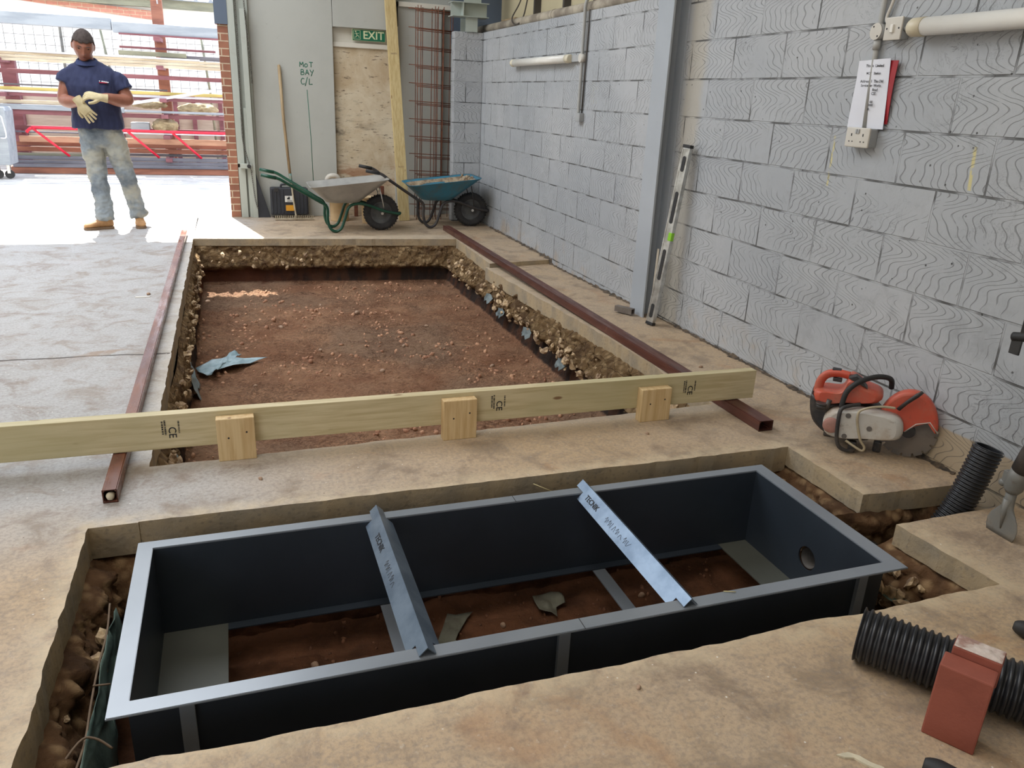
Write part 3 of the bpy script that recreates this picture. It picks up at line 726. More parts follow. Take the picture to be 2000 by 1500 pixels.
for k in range(len(angs)):
    n = (k+1) % len(angs)
    for (c_, e_) in ringv: b.faces.new((c_[k], c_[n], e_[n], e_[k]))
    b.faces.new((ringv[0][0][k], ringv[0][0][n], ringv[1][0][n], ringv[1][0][k]))
mb.merge(b); mb.build('end_panel', 'frame_in', pf)
mb = MB(); mb.box((xi0, yi0, ZB-0.004), (-0.125, yi1, ZB+0.001)); o = mb.build('bottom_plate', 'shelf', pf)
mb = MB(); mb.box((1.855, yi0, ZB-0.004), (xi1, yi1, ZB+0.001)); mb.build('bottom_plate', 'shelf', pf)
mb = MB(); mb.box((-0.125, yi1-0.035, ZB-0.004), (1.855, yi1, ZB+0.001)); mb.build('bottom_ledge', 'frame_in', pf)
mb = MB(); mb.box((-0.125, yi0, ZB-0.004), (1.855, yi0+0.035, ZB+0.001)); mb.build('bottom_ledge', 'frame_in', pf)
for x in (0.40, 1.253): mb = MB(); mb.box((x, yi0, ZB-0.010), (x+0.052, yi1, ZB-0.004)); mb.build('cross_strip', 'frame', pf)
for x in (-0.22, 0.80, 1.885):
    mb = MB(); mb.prism([(0, 0), (0.036, 0), (0.036, -0.30), (0, -0.30)], 0.014, frame_mat((x, yi0-0.006, -0.008), (1, 0, 0), (0, 0, 1))); mb.build('strap', 'frame', pf)
for x in (-0.05, 0.83, 1.7):
    mb = MB(); mb.box((x, yi1+0.006, -0.30), (x+0.036, yi1+0.018, -0.008)); mb.build('strap', 'frame', pf)
for x, ya, yb in ((0.92, yi1, yo1), (0.865, yo0, yi0)):
    mb = MB(); mb.box((x, ya, -0.001), (x+0.0025, yb, 0.0004)); mb.build('weld_line', 'dark_metal', rim)

def support_beam(x, label, hand, ty):
    t = empty('support_beam', (x, 2.09, 0.0), label, 'steel angle', 'galvanised angles laid across the pit frame')
    mb = MB(); k = 0.7071; th = 0.003
    def vee(L, y0, y1):
        ap = 0.0285
        for s_ in (-1, 1):
            b = bmesh.new(); P_ = [(0, ap), (s_*L*k, ap-L*k), (s_*(L*k-th*k), ap-L*k-th*k), (0, ap-th*1.42)]
            lo = [b.verts.new((x+p[0], y0, p[1])) for p in P_]; hi = [b.verts.new((x+p[0], y1, p[1])) for p in P_]
            b.faces.new(lo); b.faces.new(hi)
            for i in range(4): b.faces.new((lo[i], lo[(i+1) % 4], hi[(i+1) % 4], hi[i]))
            mb.merge(b)
    vee(0.068, 1.737, 2.441); vee(0.034, 1.690, 1.737); vee(0.034, 2.441, 2.500)
    bmesh.ops.remove_doubles(mb.bm, verts=mb.bm.verts[:], dist=0.0001)
    sec = mb.build('angle_section', 'galv', t)
    M = frame_mat((x-0.0215*1.0-0.0004-0.003, ty, 0.0285-0.0215+0.0004-0.003), (0, -1, 0), (k, 0, k))
    M = frame_mat((x-0.026-0.0004, ty, 0.0285-0.026+0.0004), (0, -1, 0), (k, 0, k))
    text_mb('TECNIK', 0.030, M, 0.0003, 0.0006).build('lettering', 'ink', t)
    if hand:
        mb = MB()
        for st in hand:
            pts = [M @ Vector((p[0]+0.02, p[1], 0.0003)) for p in smooth_path([(a, b_, 0) for a, b_ in st], 4)]
            mb.tube(pts, 0.0005, 4)
        mb.build('pencil_scrawl', 'purlin', t)
    return t
sq = lambda x0, w: [(x0, 0.0), (x0+w*0.3, 0.012), (x0+w*0.5, -0.010), (x0+w*0.8, 0.008), (x0+w, -0.008)]
h1 = [sq(0.10, .02), sq(0.125, .018), [(0.15, .012), (0.15, -.012)], [(0.165, -.01), (0.17, .01), (0.18, -.01)], sq(0.185, .02), [(0.215, -.012), (0.22, .004), (0.235, -.01)]]
support_beam(0.405, 'bright galvanised angle across the pit frame, nearer the left end', h1, 2.285)
support_beam(1.218, 'bright galvanised angle across the pit frame, nearer the drain hole', h1+[sq(0.245, .02), [(0.27, .01), (0.275, -.01), (0.29, .01)]], 2.355)

# ================================================================== membrane scraps, wire, drain pipes
MT['membrane'] = simple('blue_green_membrane', lin(112, 132, 122), lin(86, 106, 98), 9, 0.45, 0, 0.5, 20)
MT['membrane_dull'] = simple('muddy_grey_membrane', lin(112, 112, 98), lin(88, 84, 72), 9, 0.6, 0, 0.5, 20)
MT['membrane_grey'] = simple('slate_grey_membrane', lin(116, 126, 126), lin(84, 94, 94), 9, 0.6, 0, 0.5, 20)
MT['membrane_pale'] = simple('pale_blue_membrane', lin(160, 180, 186), lin(124, 146, 152), 6, 0.4, 0, 0.4, 20)
def scrap(name, pts, m, label, thick=0.0012, hang=(0, 0, 0), rough=0.012, seed=0):
    """a torn crumpled sheet: outline (a, b) on the surface origin + a*u + b*v"""
    o, u, v = pts[0]; o, u, v = Vector(o), Vector(u), Vector(v); n = u.cross(v).normalized(); out_ = pts[1]
    mb = MB(); b = bmesh.new()
    cx = sum(p[0] for p in out_)/len(out_); cyy = sum(p[1] for p in out_)/len(out_)
    rings_ = []
    for k in range(1, 9):
        t = k/8; r_ = []
        m_ = len(out_)*3
        for i in range(m_):
            a = out_[(i//3) % len(out_)]; c = out_[(i//3+1) % len(out_)]; f = (i % 3)/3
            px = a[0]+(c[0]-a[0])*f; py = a[1]+(c[1]-a[1])*f
            jj = 1+0.10*noise.noise(Vector((i*1.3, seed, k*0.1)))*t
            x, y = cx+(px-cx)*t*jj, cyy+(py-cyy)*t*jj
            p = o+u*x+v*y
            r_.append(b.verts.new(p + n*rough*noise.fractal(p*22+Vector((seed, 0, 0)), 1.0, 2.0, 2)))
        rings_.append(r_)
    cv = b.verts.new(o+u*cx+v*cyy)
    m_ = len(rings_[0])
    for i in range(m_):
        b.faces.new((cv, rings_[0][i], rings_[0][(i+1) % m_]))
        for a, c in zip(rings_, rings_[1:]): b.faces.new((a[i], c[i], c[(i+1) % m_], a[(i+1) % m_]))
    bmesh.ops.recalc_face_normals(b, faces=b.faces[:])
    bmesh.ops.solidify(b, geom=b.faces[:], thickness=thick)
    for f in b.faces: f.smooth = True
    mb.merge(b); ob = mb.build(name, m)
    return tag(ob, label, 'plastic sheet')
zs = -0.43
scrap('membrane_scrap', (((-0.33, 5.55, zs), (1, 0, 0.02), (0, 1, 0.01)), [(0.0, 0.0), (0.10, 0.16), (0.2, 0.22), (0.26, 0.34), (0.30, 0.24), (0.26, 0.16), (0.48, 0.12), (0.30, 0.02), (0.14, -0.04), (0.10, -0.16), (0.02, -0.12)]), 'membrane_pale', 'torn pale blue sheet lying flat on the red soil, left side', seed=1, rough=0.02)
for i, (yy, w_, h_) in enumerate(((5.1, 0.35, 0.22), (4.35, 0.18, 0.16), (3.62, 0.26, 0.24), (3.22, 0.1, 0.1))):
    scrap('membrane_scrap', (((-0.335, yy, -0.30), (0, 1, 0), (0.25, 0, -0.97)), [(-w_/2, -0.05), (0, -0.08), (w_/2, -0.04), (w_*0.45, h_*0.4), (w_*0.2, h_*0.7), (0, h_*0.55), (-w_*0.3, h_*0.8), (-w_*0.5, h_*0.3)]), 'membrane_pale',
          ['pale torn sheet hanging on the left bank, largest and farthest', 'small pale torn sheet on the left bank, middle of its length', 'pale torn sheet on the left bank just beyond the timber', 'scrap of pale sheet on the left bank under the timber'][i], seed=i+3)
for i, (yy, zz, w_) in enumerate(((6.45, -0.24, 0.2), (6.1, -0.28, 0.16), (5.45, -0.27, 0.18), (4.75, -0.29, 0.16))):
    scrap('membrane_scrap', (((2.07, yy, zz), (0, 1, 0), (-0.5, 0, -0.8)), [(-w_/2, -0.02), (0, -0.04), (w_/2, -0.02), (w_*0.42, 0.03), (w_*0.2, 0.055), (0, 0.03), (-w_*0.25, 0.06), (-w_*0.45, 0.02)]), 'membrane_grey',
          ['blue green torn sheet in the right bank, farthest of four', 'blue green torn sheet in the right bank, second from the far end', 'blue green torn sheet in the right bank, second from the near end', 'blue green torn sheet in the right bank, nearest of four'][i], seed=i+13)
scrap('membrane_scrap', (((-0.447, 2.08, -0.165), (0, 1, 0), (0.14, 0, -0.99)), [(-0.50, -0.02), (-0.3, -0.02), (-0.1, -0.01), (0.05, -0.03), (0.22, -0.02), (0.30, 0.0), (0.27, 0.12), (0.20, 0.10), (0.14, 0.05), (0.08, 0.12), (0.02, 0.18), (-0.06, 0.12), (-0.14, 0.16), (-0.22, 0.26), (-0.42, 0.30)]), 'membrane', 'green torn damp-proof sheet hanging between the left bank and the steel frame', seed=31)
scrap('membrane_scrap', (((2.07, 1.72, -0.17), (1, -0.2, -0.3), (0, 1, 0.1)), [(-0.02, 0.05), (0.05, 0.08), (0.12, 0.03), (0.15, -0.03), (0.20, -0.10), (0.25, -0.16), (0.17, -0.15), (0.11, -0.08), (0.06, -0.06), (0.0, 0.0)]), 'membrane', 'green torn sheet beside the right corner of the steel frame', seed=41)
scrap('membrane_scrap', (((0.60, 2.30, -0.445), (1, 0, 0), (0, 1, 0)), [(-0.08, -0.14), (0.0, -0.15), (0.07, -0.08), (0.05, -0.02), (0.10, 0.06), (0.16, 0.13), (0.06, 0.14), (0.0, 0.02), (-0.03, -0.04)]), 'membrane_dull', 'dull green sheet strip on the dirt inside the frame, middle bay', seed=51)
scrap('membrane_scrap', (((1.06, 2.42, -0.44), (1, 0, 0), (0, 1, 0)), [(-0.05, -0.06), (0.0, -0.12), (0.02, -0.06), (0.07, -0.04), (0.07, 0.03), (-0.05, 0.03)]), 'membrane_dull', 'small pale sheet scrap under the far side of the frame', seed=61)
MT['wire'] = simple('weathered_wire', lin(128, 108, 88), None, 20, 0.8)
mb = MB(); mb.tube(smooth_path([(-0.462, 2.36, -0.13), (-0.455, 2.22, -0.14), (-0.462, 2.08, -0.15), (-0.458, 1.92, -0.145), (-0.455, 1.78, -0.15), (-0.47, 1.62, -0.15), (-0.475, 1.50, -0.15)], 5), 0.0032, 7)
t = mb.build('reinforcing_wire', 'wire'); tag(t, 'thin bent steel wire running along the left bank of the near hole', 'wire')
mb = MB(); mb.tube(smooth_path([(-0.52, 1.66, -0.15), (-0.465, 1.775, -0.135), (-0.43, 1.785, -0.14), (-0.39, 1.765, -0.165)], 5), 0.0032, 7); mb.build('cross_wire', 'wire', t)
mb = MB(); mb.tube([(-0.462, 1.99, -0.14), (-0.418, 1.985, -0.14)], 0.0028, 6); mb.build('cross_wire', 'wire', t)
# clay-coloured drain joining the frame, and the two corrugated ducts
MT['old_pipe'] = simple('grey_brown_pipe', lin(120, 112, 104), lin(98, 88, 80), 6, 0.6)
MT['dusty_pipe'] = simple('dusty_black_pipe', lin(84, 78, 72), lin(50, 48, 46), 9, 0.7)
mb = MB(); mb.lathe([(0.0, 0.31), (0.038, 0.31), (0.038, 0.005), (0.044, 0.005), (0.044, 0.06), (0.057, 0.065), (0.057, 0.32), (0.0, 0.32)], frame_mat((1.999, 2.075, -0.198), (0, 1, 0), (0.12, 0, 0.99)), 32)
tag(mb.build('drain_pipe', 'dusty_pipe'), 'grey drain pipe leaving the round hole at the right end of the frame', 'pipe')
def corrugated(name, path, R_, pitch, label, depth=0.006):
    pts = smooth_path(path, 40); L = [0]
    for a, b_ in zip(pts, pts[1:]): L.append(L[-1]+(b_-a).length)
    n = int(L[-1]/pitch*8); P_ = []; rr_ = []
    for i in range(n+1):
        s_ = L[-1]*i/n; k = 0
        while k < len(L)-2 and L[k+1] < s_: k += 1
        P_.append(pts[k].lerp(pts[k+1], (s_-L[k])/max(1e-9, L[k+1]-L[k]))); ph = math.cos(2*PI*s_/pitch)
        rr_.append(R_-depth*0.5+depth*0.5*max(-1, min(1, ph*1.8)))
    mb = MB(); rin = R_-depth-0.004
    mb.tube(P_, rr_, 32, cap=False); ou = mb.bm.verts[:]
    mb.tube(P_, rin, 32, cap=False)
    allv = mb.bm.verts[:]; no = len(ou)
    mb.bm.verts.ensure_lookup_table()
    for base in (0, no-32):
        for j in range(32):
            k = (j+1) % 32
            mb.bm.faces.new((mb.bm.verts[base+j], mb.bm.verts[base+k], mb.bm.verts[no+base+k], mb.bm.verts[no+base+j]))
    return tag(mb.build(name, 'black_plastic'), label, 'pipe')
corrugated('corrugated_duct', [(2.36, 2.03, -0.33), (2.52, 2.02, -0.20), (2.62, 2.00, -0.02), (2.685, 1.985, 0.235)], 0.056, 0.0155, 'black corrugated duct standing up out of the trench by the wall')
corrugated('corrugated_duct', [(1.545, 1.365, 0.076), (1.75, 1.098, 0.076), (2.0, 0.772, 0.076), (2.15, 0.577, 0.076)], 0.075, 0.0185, 'black corrugated duct lying on the floor behind the standing brick', 0.008)

# ================================================================== bricks
MT['brick'] = simple('smooth_red_brick', lin(150, 82, 66), lin(132, 70, 56), 5, 0.7, 0, 0.15, 90)
MT['mortar'] = simple('dusty_mortar', lin(206, 192, 182), lin(160, 128, 116), 14, 0.85, 0, 0.5, 60, lo=0.45, hi=0.6)
def brick(name, M, label, s=(0.215, 0.1025, 0.065)):
    mb = MB(); mb.box((-s[0]/2, 0, 0), s if False else (s[0]/2, s[1], s[2]), bev=0.004)
    return mb, M
bx = Vector((0.53, -0.848, 0)).normalized(); by = Vector((bx.y*-1, bx.x, 0))   # by points away from the camera
mb = MB(); mb.box((0, 0, 0), (0.115, 0.065, 0.205), frame_mat((1.503, 1.087, 0.0), bx, (0.848, 0.53, 0)), bev=0.004)
br = mb.build('brick', 'brick'); tag(br, 'whole red brick standing on end in front of the black duct', 'brick')
mb = MB(); mb.box((0.012, 0.068, 0.154), (0.118, 0.130, 0.224), frame_mat((1.503, 1.087, 0.0), bx, (0.848, 0.53, 0)), bev=0.004)
b2 = mb.build('brick', 'brick'); tag(b2, 'darker brick piece with white mortar on top, resting on the black duct', 'brick')
mb = MB()
def mort(u, v): 
    p = frame_mat((1.503, 1.087, 0.0), bx, (0.848, 0.53, 0)) @ Vector((0.014+0.102*u, 0.070+0.058*v, 0.2245)); e_ = min(u, 1-u, v, 1-v)
    return p+Vector((0, 0, 0.004*max(0, noise.noise(p*60)+0.4)*min(1, e_*6)))
mb.grid(mort, 26, 16); mb.build('mortar', 'mortar', b2)
# pale flake on the near slab, chips of debris
MT['flake'] = simple('plaster_flake', lin(216, 206, 180), None, 20, 0.85)
mb = MB(); mb.prism([(0, 0), (0.03, 0.012), (0.055, 0.004), (0.075, -0.012), (0.10, -0.022), (0.104, -0.03), (0.08, -0.03), (0.06, -0.02), (0.04, -0.004), (0.018, -0.006)], 0.005, Matrix.Translation((1.245, 1.085, 0)) @ Matrix.Rotation(R(-25), 4, 'Z'))
tag(mb.build('plaster_flake', 'flake'), 'pale crumbling flake lying on the near slab at the bottom of the view', 'debris')
MT['straw'] = simple('straw', lin(204, 190, 140), None, 20, 0.8)
for i, (p0, p1) in enumerate([((1.36, 1.73, 0.002), (1.395, 1.715, 0.003)), ((1.13, 2.56, -0.05), (1.05, 2.60, -0.02)), ((2.17, 1.72, -0.25), (2.24, 1.64, -0.2))]):
    mb = MB(); mb.tube([p0, p1], 0.0016, 5)
    tag(mb.build('straw', 'straw'), ['short pale straw on the near rim of the steel frame', 'thin pale splinter on the bank behind the steel frame', 'pale stick in the rubble beside the right corner of the frame'][i], 'debris')
for i, (x, y, r) in enumerate([(0.02, 2.86, .012), (-0.22, 5.7, .02), (-0.62, 5.98, .02), (1.72, 2.9, .012), (2.5, 3.7, .016), (0.9, 1.42, .01), (-0.75, 2.1, .012)]):
    o = ps.copy(); col.objects.link(o); o.location = (x, y, r*0.3 if x < 2.3 else r*0.3); o.scale = (r, r, r*0.7); o.rotation_euler = (0, 0, i)
    tag(o, 'small chip of concrete lying loose on the floor slab', 'debris', 'loose chips on the slab')

# ================================================================== timber across the excavation
tb = empty('timber_beam', (0.75, 3.10, 0.0), 'long pale timber spanning the excavation with three end blocks screwed on', 'timber')
Mt = Matrix.Translation((0.75, 3.093, 0)) @ Matrix.Rotation(R(-0.7), 4, 'Z')
mb = MB(); mb.box((-2.55, 0, 0.056), (1.655, 0.047, 0.202), Mt, bev=0.003); mb.build('plank', 'timber', tb)
for i, (x0, x1, z1) in enumerate(((-0.131, 0.014, 0.182), (0.792, 0.943, 0.184), (1.750, 1.908, 0.163))):
    yb = 3.093-0.0122*((x0+x1)/2-0.75)
    mb = MB(); mb.box((x0, yb-0.048, 0.0), (x1, yb-0.0005, z1), bev=0.0035); bl = mb.build('end_block', 'timber_block', tb)
    mb = MB()
    for (sx, sz) in ((0.30, 0.55), (0.78, 0.66)):
        mb.cyl((x0+(x1-x0)*sx, yb-0.0485, z1*sz), (x0+(x1-x0)*sx, yb-0.046, z1*sz), 0.004, 10)
    mb.build('screw_head', 'ink', bl)
for x in (-0.30, 1.055, 2.03):
    M = frame_mat((x, 3.093-0.0122*(x-0.75)-0.0006, 0.135), (0, 0, -1), (1, 0, 0))
    mb = text_mb('CE', 0.040, Matrix.Translation((0, 0, 0)) @ M @ Matrix.Translation((0.010, 0.004, 0)), 0.0003, 0.0004)
    for k, (ln_, yy) in enumerate(((0.055, -0.030), (0.062, -0.020), (0.050, 0.030))):
        q = random.Random(int(x*100)+k); p = -ln_/2-0.012
        while p < ln_/2-0.012:
            w_ = q.uniform(0.002, 0.006); mb.box((p, yy-0.0032, 0), (p+w_, yy+0.0032, 0.0004), M); p += w_+q.uniform(0.001, 0.004)
    mb.build('printed_stamp', 'ink', tb)

# ================================================================== square steel tubes
def sq_tube(mb, p0, p1, w_, h_, t_=0.004):
    p0, p1 = Vector(p0), Vector(p1); d = (p1-p0).normalized(); s_ = Vector((d.y, -d.x, 0)).normalized(); u = s_.cross(d)
    r = []
    for (P_, k) in ((p0, 0), (p1, 1)):
        for q in (0, t_):
            r.append([P_+s_*a*(w_/2-q)+u*b_*(h_/2-q) for a, b_ in ((-1, -1), (1, -1), (1, 1), (-1, 1))])
    bm = mb.bm; V = [[bm.verts.new(p) for p in x] for x in r]
    for k in range(4):
        n = (k+1) % 4
        bm.faces.new((V[0][k], V[0][n], V[2][n], V[2][k])); bm.faces.new((V[1][k], V[1][n], V[3][n], V[3][k]))
        bm.faces.new((V[0][k], V[0][n], V[1][n], V[1][k])); bm.faces.new((V[2][k], V[2][n], V[3][n], V[3][k]))
mb = MB(); sq_tube(mb, (-0.494, 2.80, 0.0265), (-0.487, 8.48, 0.0265), 0.05, 0.052)
bmesh.ops.bevel(mb.bm, geom=[e for e in mb.bm.edges if e.calc_length() > 3], offset=0.004, segments=2, affect='EDGES')
t = mb.build('steel_box_section', 'tube_left'); tag(t, 'long brown steel box section on the floor left of the excavation', 'steel bar')
mb = MB(); stone_bm(mb, (-0.494, 2.812, 0.022), 0.017, 5); mb.build('dirt_plug', 'flake', t)
mb = MB(); sq_tube(mb, (2.292, 2.80, 0.0265), (2.245, 8.62, 0.0265), 0.078, 0.052)
bmesh.ops.bevel(mb.bm, geom=[e for e in mb.bm.edges if e.calc_length() > 3], offset=0.005, segments=2, affect='EDGES')
t = mb.build('steel_box_section', 'tube_right'); tag(t, 'long dark red steel box section on the floor beside the grey wall', 'steel bar')
mb = MB(); sq_tube(mb, (2.585, 4.99, 0.022), (2.655, 4.86, 0.022), 0.042, 0.040, 0.004)
tag(mb.build('tube_offcut', 'old_pipe'), 'short grey steel tube offcut lying at the foot of the column', 'steel offcut')
# dirty washer plate at the left
mb = MB(); mb.lathe([(0, 0.0), (0.05, 0.0), (0.052, 0.006), (0.045, 0.012), (0.02, 0.012), (0.0, 0.010)], Matrix.Translation((-1.965, 5.33, 0.0)), 24)
tag(mb.build('round_plate', 'old_pipe'), 'small dull round metal plate on the slab at the left edge of the view', 'metal plate')
mb = MB(); mb.prism([(0, 0), (0.09, 0.01), (0.10, 0.035), (0.0, 0.03)], 0.003, Matrix.Translation((-0.70, 5.9, 0))); tag(mb.build('paper_scrap', 'pvc'), 'small white scrap on the grey slab left of the brown steel bar', 'debris')
# ================================================================== things on the right wall
MT['tube_white'] = simple('diffuser_white', lin(232, 230, 222), lin(224, 220, 210), 3, 0.3)
MT['tube_cap'] = simple('ivory_cap', lin(214, 206, 184), lin(206, 196, 170), 3, 0.4)
def batten(y0, y1, X, z, r, label, boxed):
    t = empty('batten_light', (X, y0, z), label, 'light fitting')
    Mx = frame_mat((X, y0, z), (0, 0, 1), (1, 0, 0), None)     # local z -> world y
    def cyl_y(mb, a, b_, ra, rb=None): mb.tube([(X, a, z), (X, b_, z)], [ra, ra if rb is None else rb], 28)
    s_ = 1 if y1 > y0 else -1
    mb = MB(); cyl_y(mb, y0+s_*0.07, y1-s_*0.07, r); mb.build('diffuser', 'tube_white', t)
    for a, b_ in ((y0, y0+s_*0.075), (y1, y1-s_*0.075)):
        mb = MB(); mb.tube([(X, a, z), (X, a+(b_-a)*0.15, z), (X, b_, z)], [r*0.86, r*1.04, r*1.06], 28); mb.build('end_cap', 'tube_cap', t)
    for k in (0.25, 0.75):
        yy = y0+(y1-y0)*k; mb = MB(); mb.box((X+r*0.6, yy-0.02, z-0.03), (2.82, yy+0.02, z+0.03)); mb.build('bracket', 'pvc', t)
    return t
batten(2.885, 1.35, 2.765, 1.776, 0.036, 'large white tube light on the near grey wall, running out of view', 0)
batten(6.60, 8.10, 2.775, 1.762, 0.034, 'white tube light on the far grey wall', 0)
# switch beside the near light
t = empty('light_switch', (2.82, 2.99, 1.78), 'small grey wall switch box beside the near tube light', 'switch')
mb = MB(); mb.box((2.775, 2.945, 1.735), (2.82, 3.038, 1.824), bev=0.006); mb.build('back_box', 'tin', t)
mb = MB(); mb.box((2.767, 2.943, 1.733), (2.776, 3.040, 1.826), bev=0.004); pl_ = mb.build('face_plate', 'pvc', t)
mb = MB(); mb.box((2.758, 2.984, 1.763), (2.768, 3.000, 1.796), bev=0.002); mb.build('rocker', 'tube_white', t)
mb = MB(); mb.cyl((2.79, 2.945, 1.778), (2.79, 2.89, 1.778), 0.011, 14); mb.build('gland', 'grey_pvc', t)
for yy in (2.957, 3.026): mb = MB(); mb.cyl((2.7668, yy, 1.78), (2.766, yy, 1.78), 0.004, 10); mb.build('screw_head', 'ink', pl_)
# conduit with round box, socket below
t = empty('conduit', (2.82, 3.10, 1.37), 'grey painted conduit dropping down the near wall to the double socket', 'conduit')
mb = MB(); mb.tube([(2.802, 3.115, 2.4), (2.802, 3.108, 1.80), (2.802, 3.105, 1.69), (2.802, 3.085, 1.36)], [0.0125, 0.0125, 0.0125, 0.0125], 14); mb.build('pipe_run', 'grey_pvc', t)
mb = MB(); mb.cyl((2.82, 3.105, 1.775), (2.782, 3.105, 1.775), 0.034, 28); mb.cyl((2.80, 3.105, 1.70), (2.80, 3.105, 1.74), 0.0165, 14); rb = mb.build('round_box', 'grey_pvc', t)
mb = MB(); mb.cyl((2.783, 3.105, 1.775), (2.779, 3.105, 1.775), 0.035, 28); lid = mb.build('box_lid', 'pvc', rb)
mb = MB(); mb.cyl((2.7795, 3.120, 1.795), (2.778, 3.120, 1.795), 0.004, 10); mb.cyl((2.7795, 3.09, 1.755), (2.778, 3.09, 1.755), 0.004, 10); mb.build('screw_hole', 'ink', rb)
mb = MB(); mb.tube(smooth_path([(2.808, 3.055, 2.4), (2.808, 3.052, 1.98), (2.806, 3.060, 1.90), (2.800, 3.075, 1.83), (2.79, 3.045, 1.80)], 5), 0.007, 10)
tag(mb.build('cable', 'pvc'), 'white cable beside the near conduit, running down to the switch', 'cable')
t = empty('double_socket', (2.82, 3.085, 1.32), 'white double wall socket at the bottom of the near conduit', 'socket')
mb = MB(); mb.box((2.775, 3.012, 1.279), (2.82, 3.158, 1.363), bev=0.006); mb.build('back_box', 'tin', t)
mb = MB(); mb.box((2.766, 3.010, 1.277), (2.776, 3.160, 1.365), bev=0.005); fp = mb.build('face_plate', 'pvc', t)
for yc in (3.122, 3.048):
    mb = MB()
    mb.box((2.7652, yc-0.003, 1.326), (2.7662, yc+0.003, 1.338)); mb.box((2.7652, yc-0.014, 1.300), (2.7662, yc-0.007, 1.305)); mb.box((2.7652, yc+0.007, 1.300), (2.7662, yc+0.014, 1.305)); mb.build('pin_holes', 'ink', fp)
for yc in (3.092, 3.078): mb = MB(); mb.box((2.760, yc-0.005, 1.338), (2.767, yc+0.005, 1.358), bev=0.002); mb.build('rocker', 'tin', fp)
# papers behind the conduit
MT['paper'] = simple('white_paper', lin(226, 228, 234), lin(218, 220, 228), 3, 0.6)
MT['red_folder'] = simple('red_card', lin(168, 36, 44), lin(150, 30, 38), 3, 0.5)
def sheet(name, q, m, label, X0, curl, th=0.0015):
    """q: four (y, z) corners: top-left, top-right, bottom-right, bottom-left as seen from the room"""
    mb = MB(); 
    def fn(u, v, k=0.0):
        a = Vector(q[0]).lerp(Vector(q[1]), u); b_ = Vector(q[3]).lerp(Vector(q[2]), u); p = a.lerp(b_, v)
        return Vector((X0-k-curl(u, v), p.x, p.y))
    mb.grid(lambda u, v: fn(u, v), 16, 22); mb.grid(lambda u, v: fn(u, v, th), 16, 22)
    return mb.build(name, m)
pc = lambda u, v: 0.006*math.sin(u*3.0+v*2)+0.010*max(0, v-0.6)*math.sin(u*6)+0.012*max(0, 0.25-u)*max(0, 0.3-v)*8
pp = sheet('notice_paper', [(3.185, 1.655), (3.000, 1.662), (2.975, 1.362), (3.190, 1.362)], 'paper', '', 2.798, pc)
tag(pp, 'white printed notice tucked behind the near conduit above the socket', 'notice')
def line(txt, yc, zc, sz):
    mb = text_mb(txt, sz, frame_mat((2.7905, yc, zc), (0, -1, 0), (0, 0, 1)), 0.0002, 0.0002); mb.build('printed_text', 'ink', pp)
MT['ink_soft'] = MT['ink']
for txt, yc, zc, sz in (('This  is  Limited', 3.082, 1.632, 0.017), ('MOT   Station', 3.082, 1.600, 0.015), ('Address  1  The Old', 3.085, 1.566, 0.017), ('Service  or  Works', 3.085, 1.548, 0.016), ('Road', 3.055, 1.530, 0.016), ('C2E', 3.06, 1.514, 0.016), ('IIIII', 3.065, 1.478, 0.014), ('IIIIIIII', 3.065, 1.464, 0.014), ('III', 3.075, 1.446, 0.014)): line(txt, yc, zc, sz)
rf_ = sheet('red_folder', [(3.05, 1.656), (2.955, 1.652), (2.966, 1.385), (3.03, 1.385)], 'red_folder', '', 2.812, lambda u, v: 0.004*math.sin(v*4)+0.01*u*(1-v), 0.002)
tag(rf_, 'red card folder sticking out behind the white notice', 'folder')
# conduit and switch box on the far wall
t = empty('conduit', (2.82, 6.40, 1.28), 'grey conduit with swan neck dropping down the far wall past the tube light', 'conduit')
mb = MB(); mb.tube(smooth_path([(3.10, 6.37, 2.235), (2.90, 6.38, 2.235), (2.83, 6.385, 2.225), (2.795, 6.39, 2.17), (2.795, 6.40, 2.05), (2.795, 6.40, 1.9), (2.795, 6.40, 1.5), (2.795, 6.40, 1.33)], 6), 0.014, 12); mb.build('pipe_run', 'grey_pvc', t)
mb = MB(); mb.cyl((2.82, 6.40, 1.762), (2.775, 6.40, 1.762), 0.034, 24); mb.build('round_box', 'pvc', t)
mb = MB(); mb.box((2.778, 6.335, 1.265), (2.82, 6.425, 1.335), bev=0.004); mb.build('switch_box', 'tin', t)
mb = MB(); mb.box((2.785, 6.425, 1.735), (2.82, 6.60, 1.79), bev=0.004); mb.build('junction_box', 'tin', t)
mb = MB(); mb.tube([(2.808, 6.335, 2.12), (2.81, 6.34, 1.98), (2.81, 6.355, 1.60), (2.81, 6.365, 1.33)], 0.006, 8); tag(mb.build('cable', 'purlin'), 'thin dark cable beside the far conduit', 'cable')
MT['dirty_pipe'] = simple('dusty_pipe', lin(176, 166, 148), lin(128, 118, 104), 5, 0.7, 0, 0.2, 30)
mb = MB(); mb.tube([(2.885, 9.7, 2.16), (2.885, 7.3, 2.155), (2.885, 5.02, 2.15)], 0.045, 18); mb.tube([(2.885, 7.33, 2.155), (2.885, 7.27, 2.155)], 0.049, 18)
tag(mb.build('service_pipe', 'dirty_pipe'), 'dusty pale pipe running along the top of the far blockwork', 'pipe')
mb = MB(); mb.tube(smooth_path([(2.90, 8.3, 2.7), (2.92, 8.32, 2.4), (2.83, 8.33, 2.20), (2.83, 8.2, 2.13), (2.87, 8.1, 2.20), (2.95, 8.15, 2.5), (3.0, 8.0, 2.9)], 6), 0.007, 8)
tag(mb.build('cable', 'purlin'), 'dark cable looped over the dusty pipe at the wall top', 'cable')
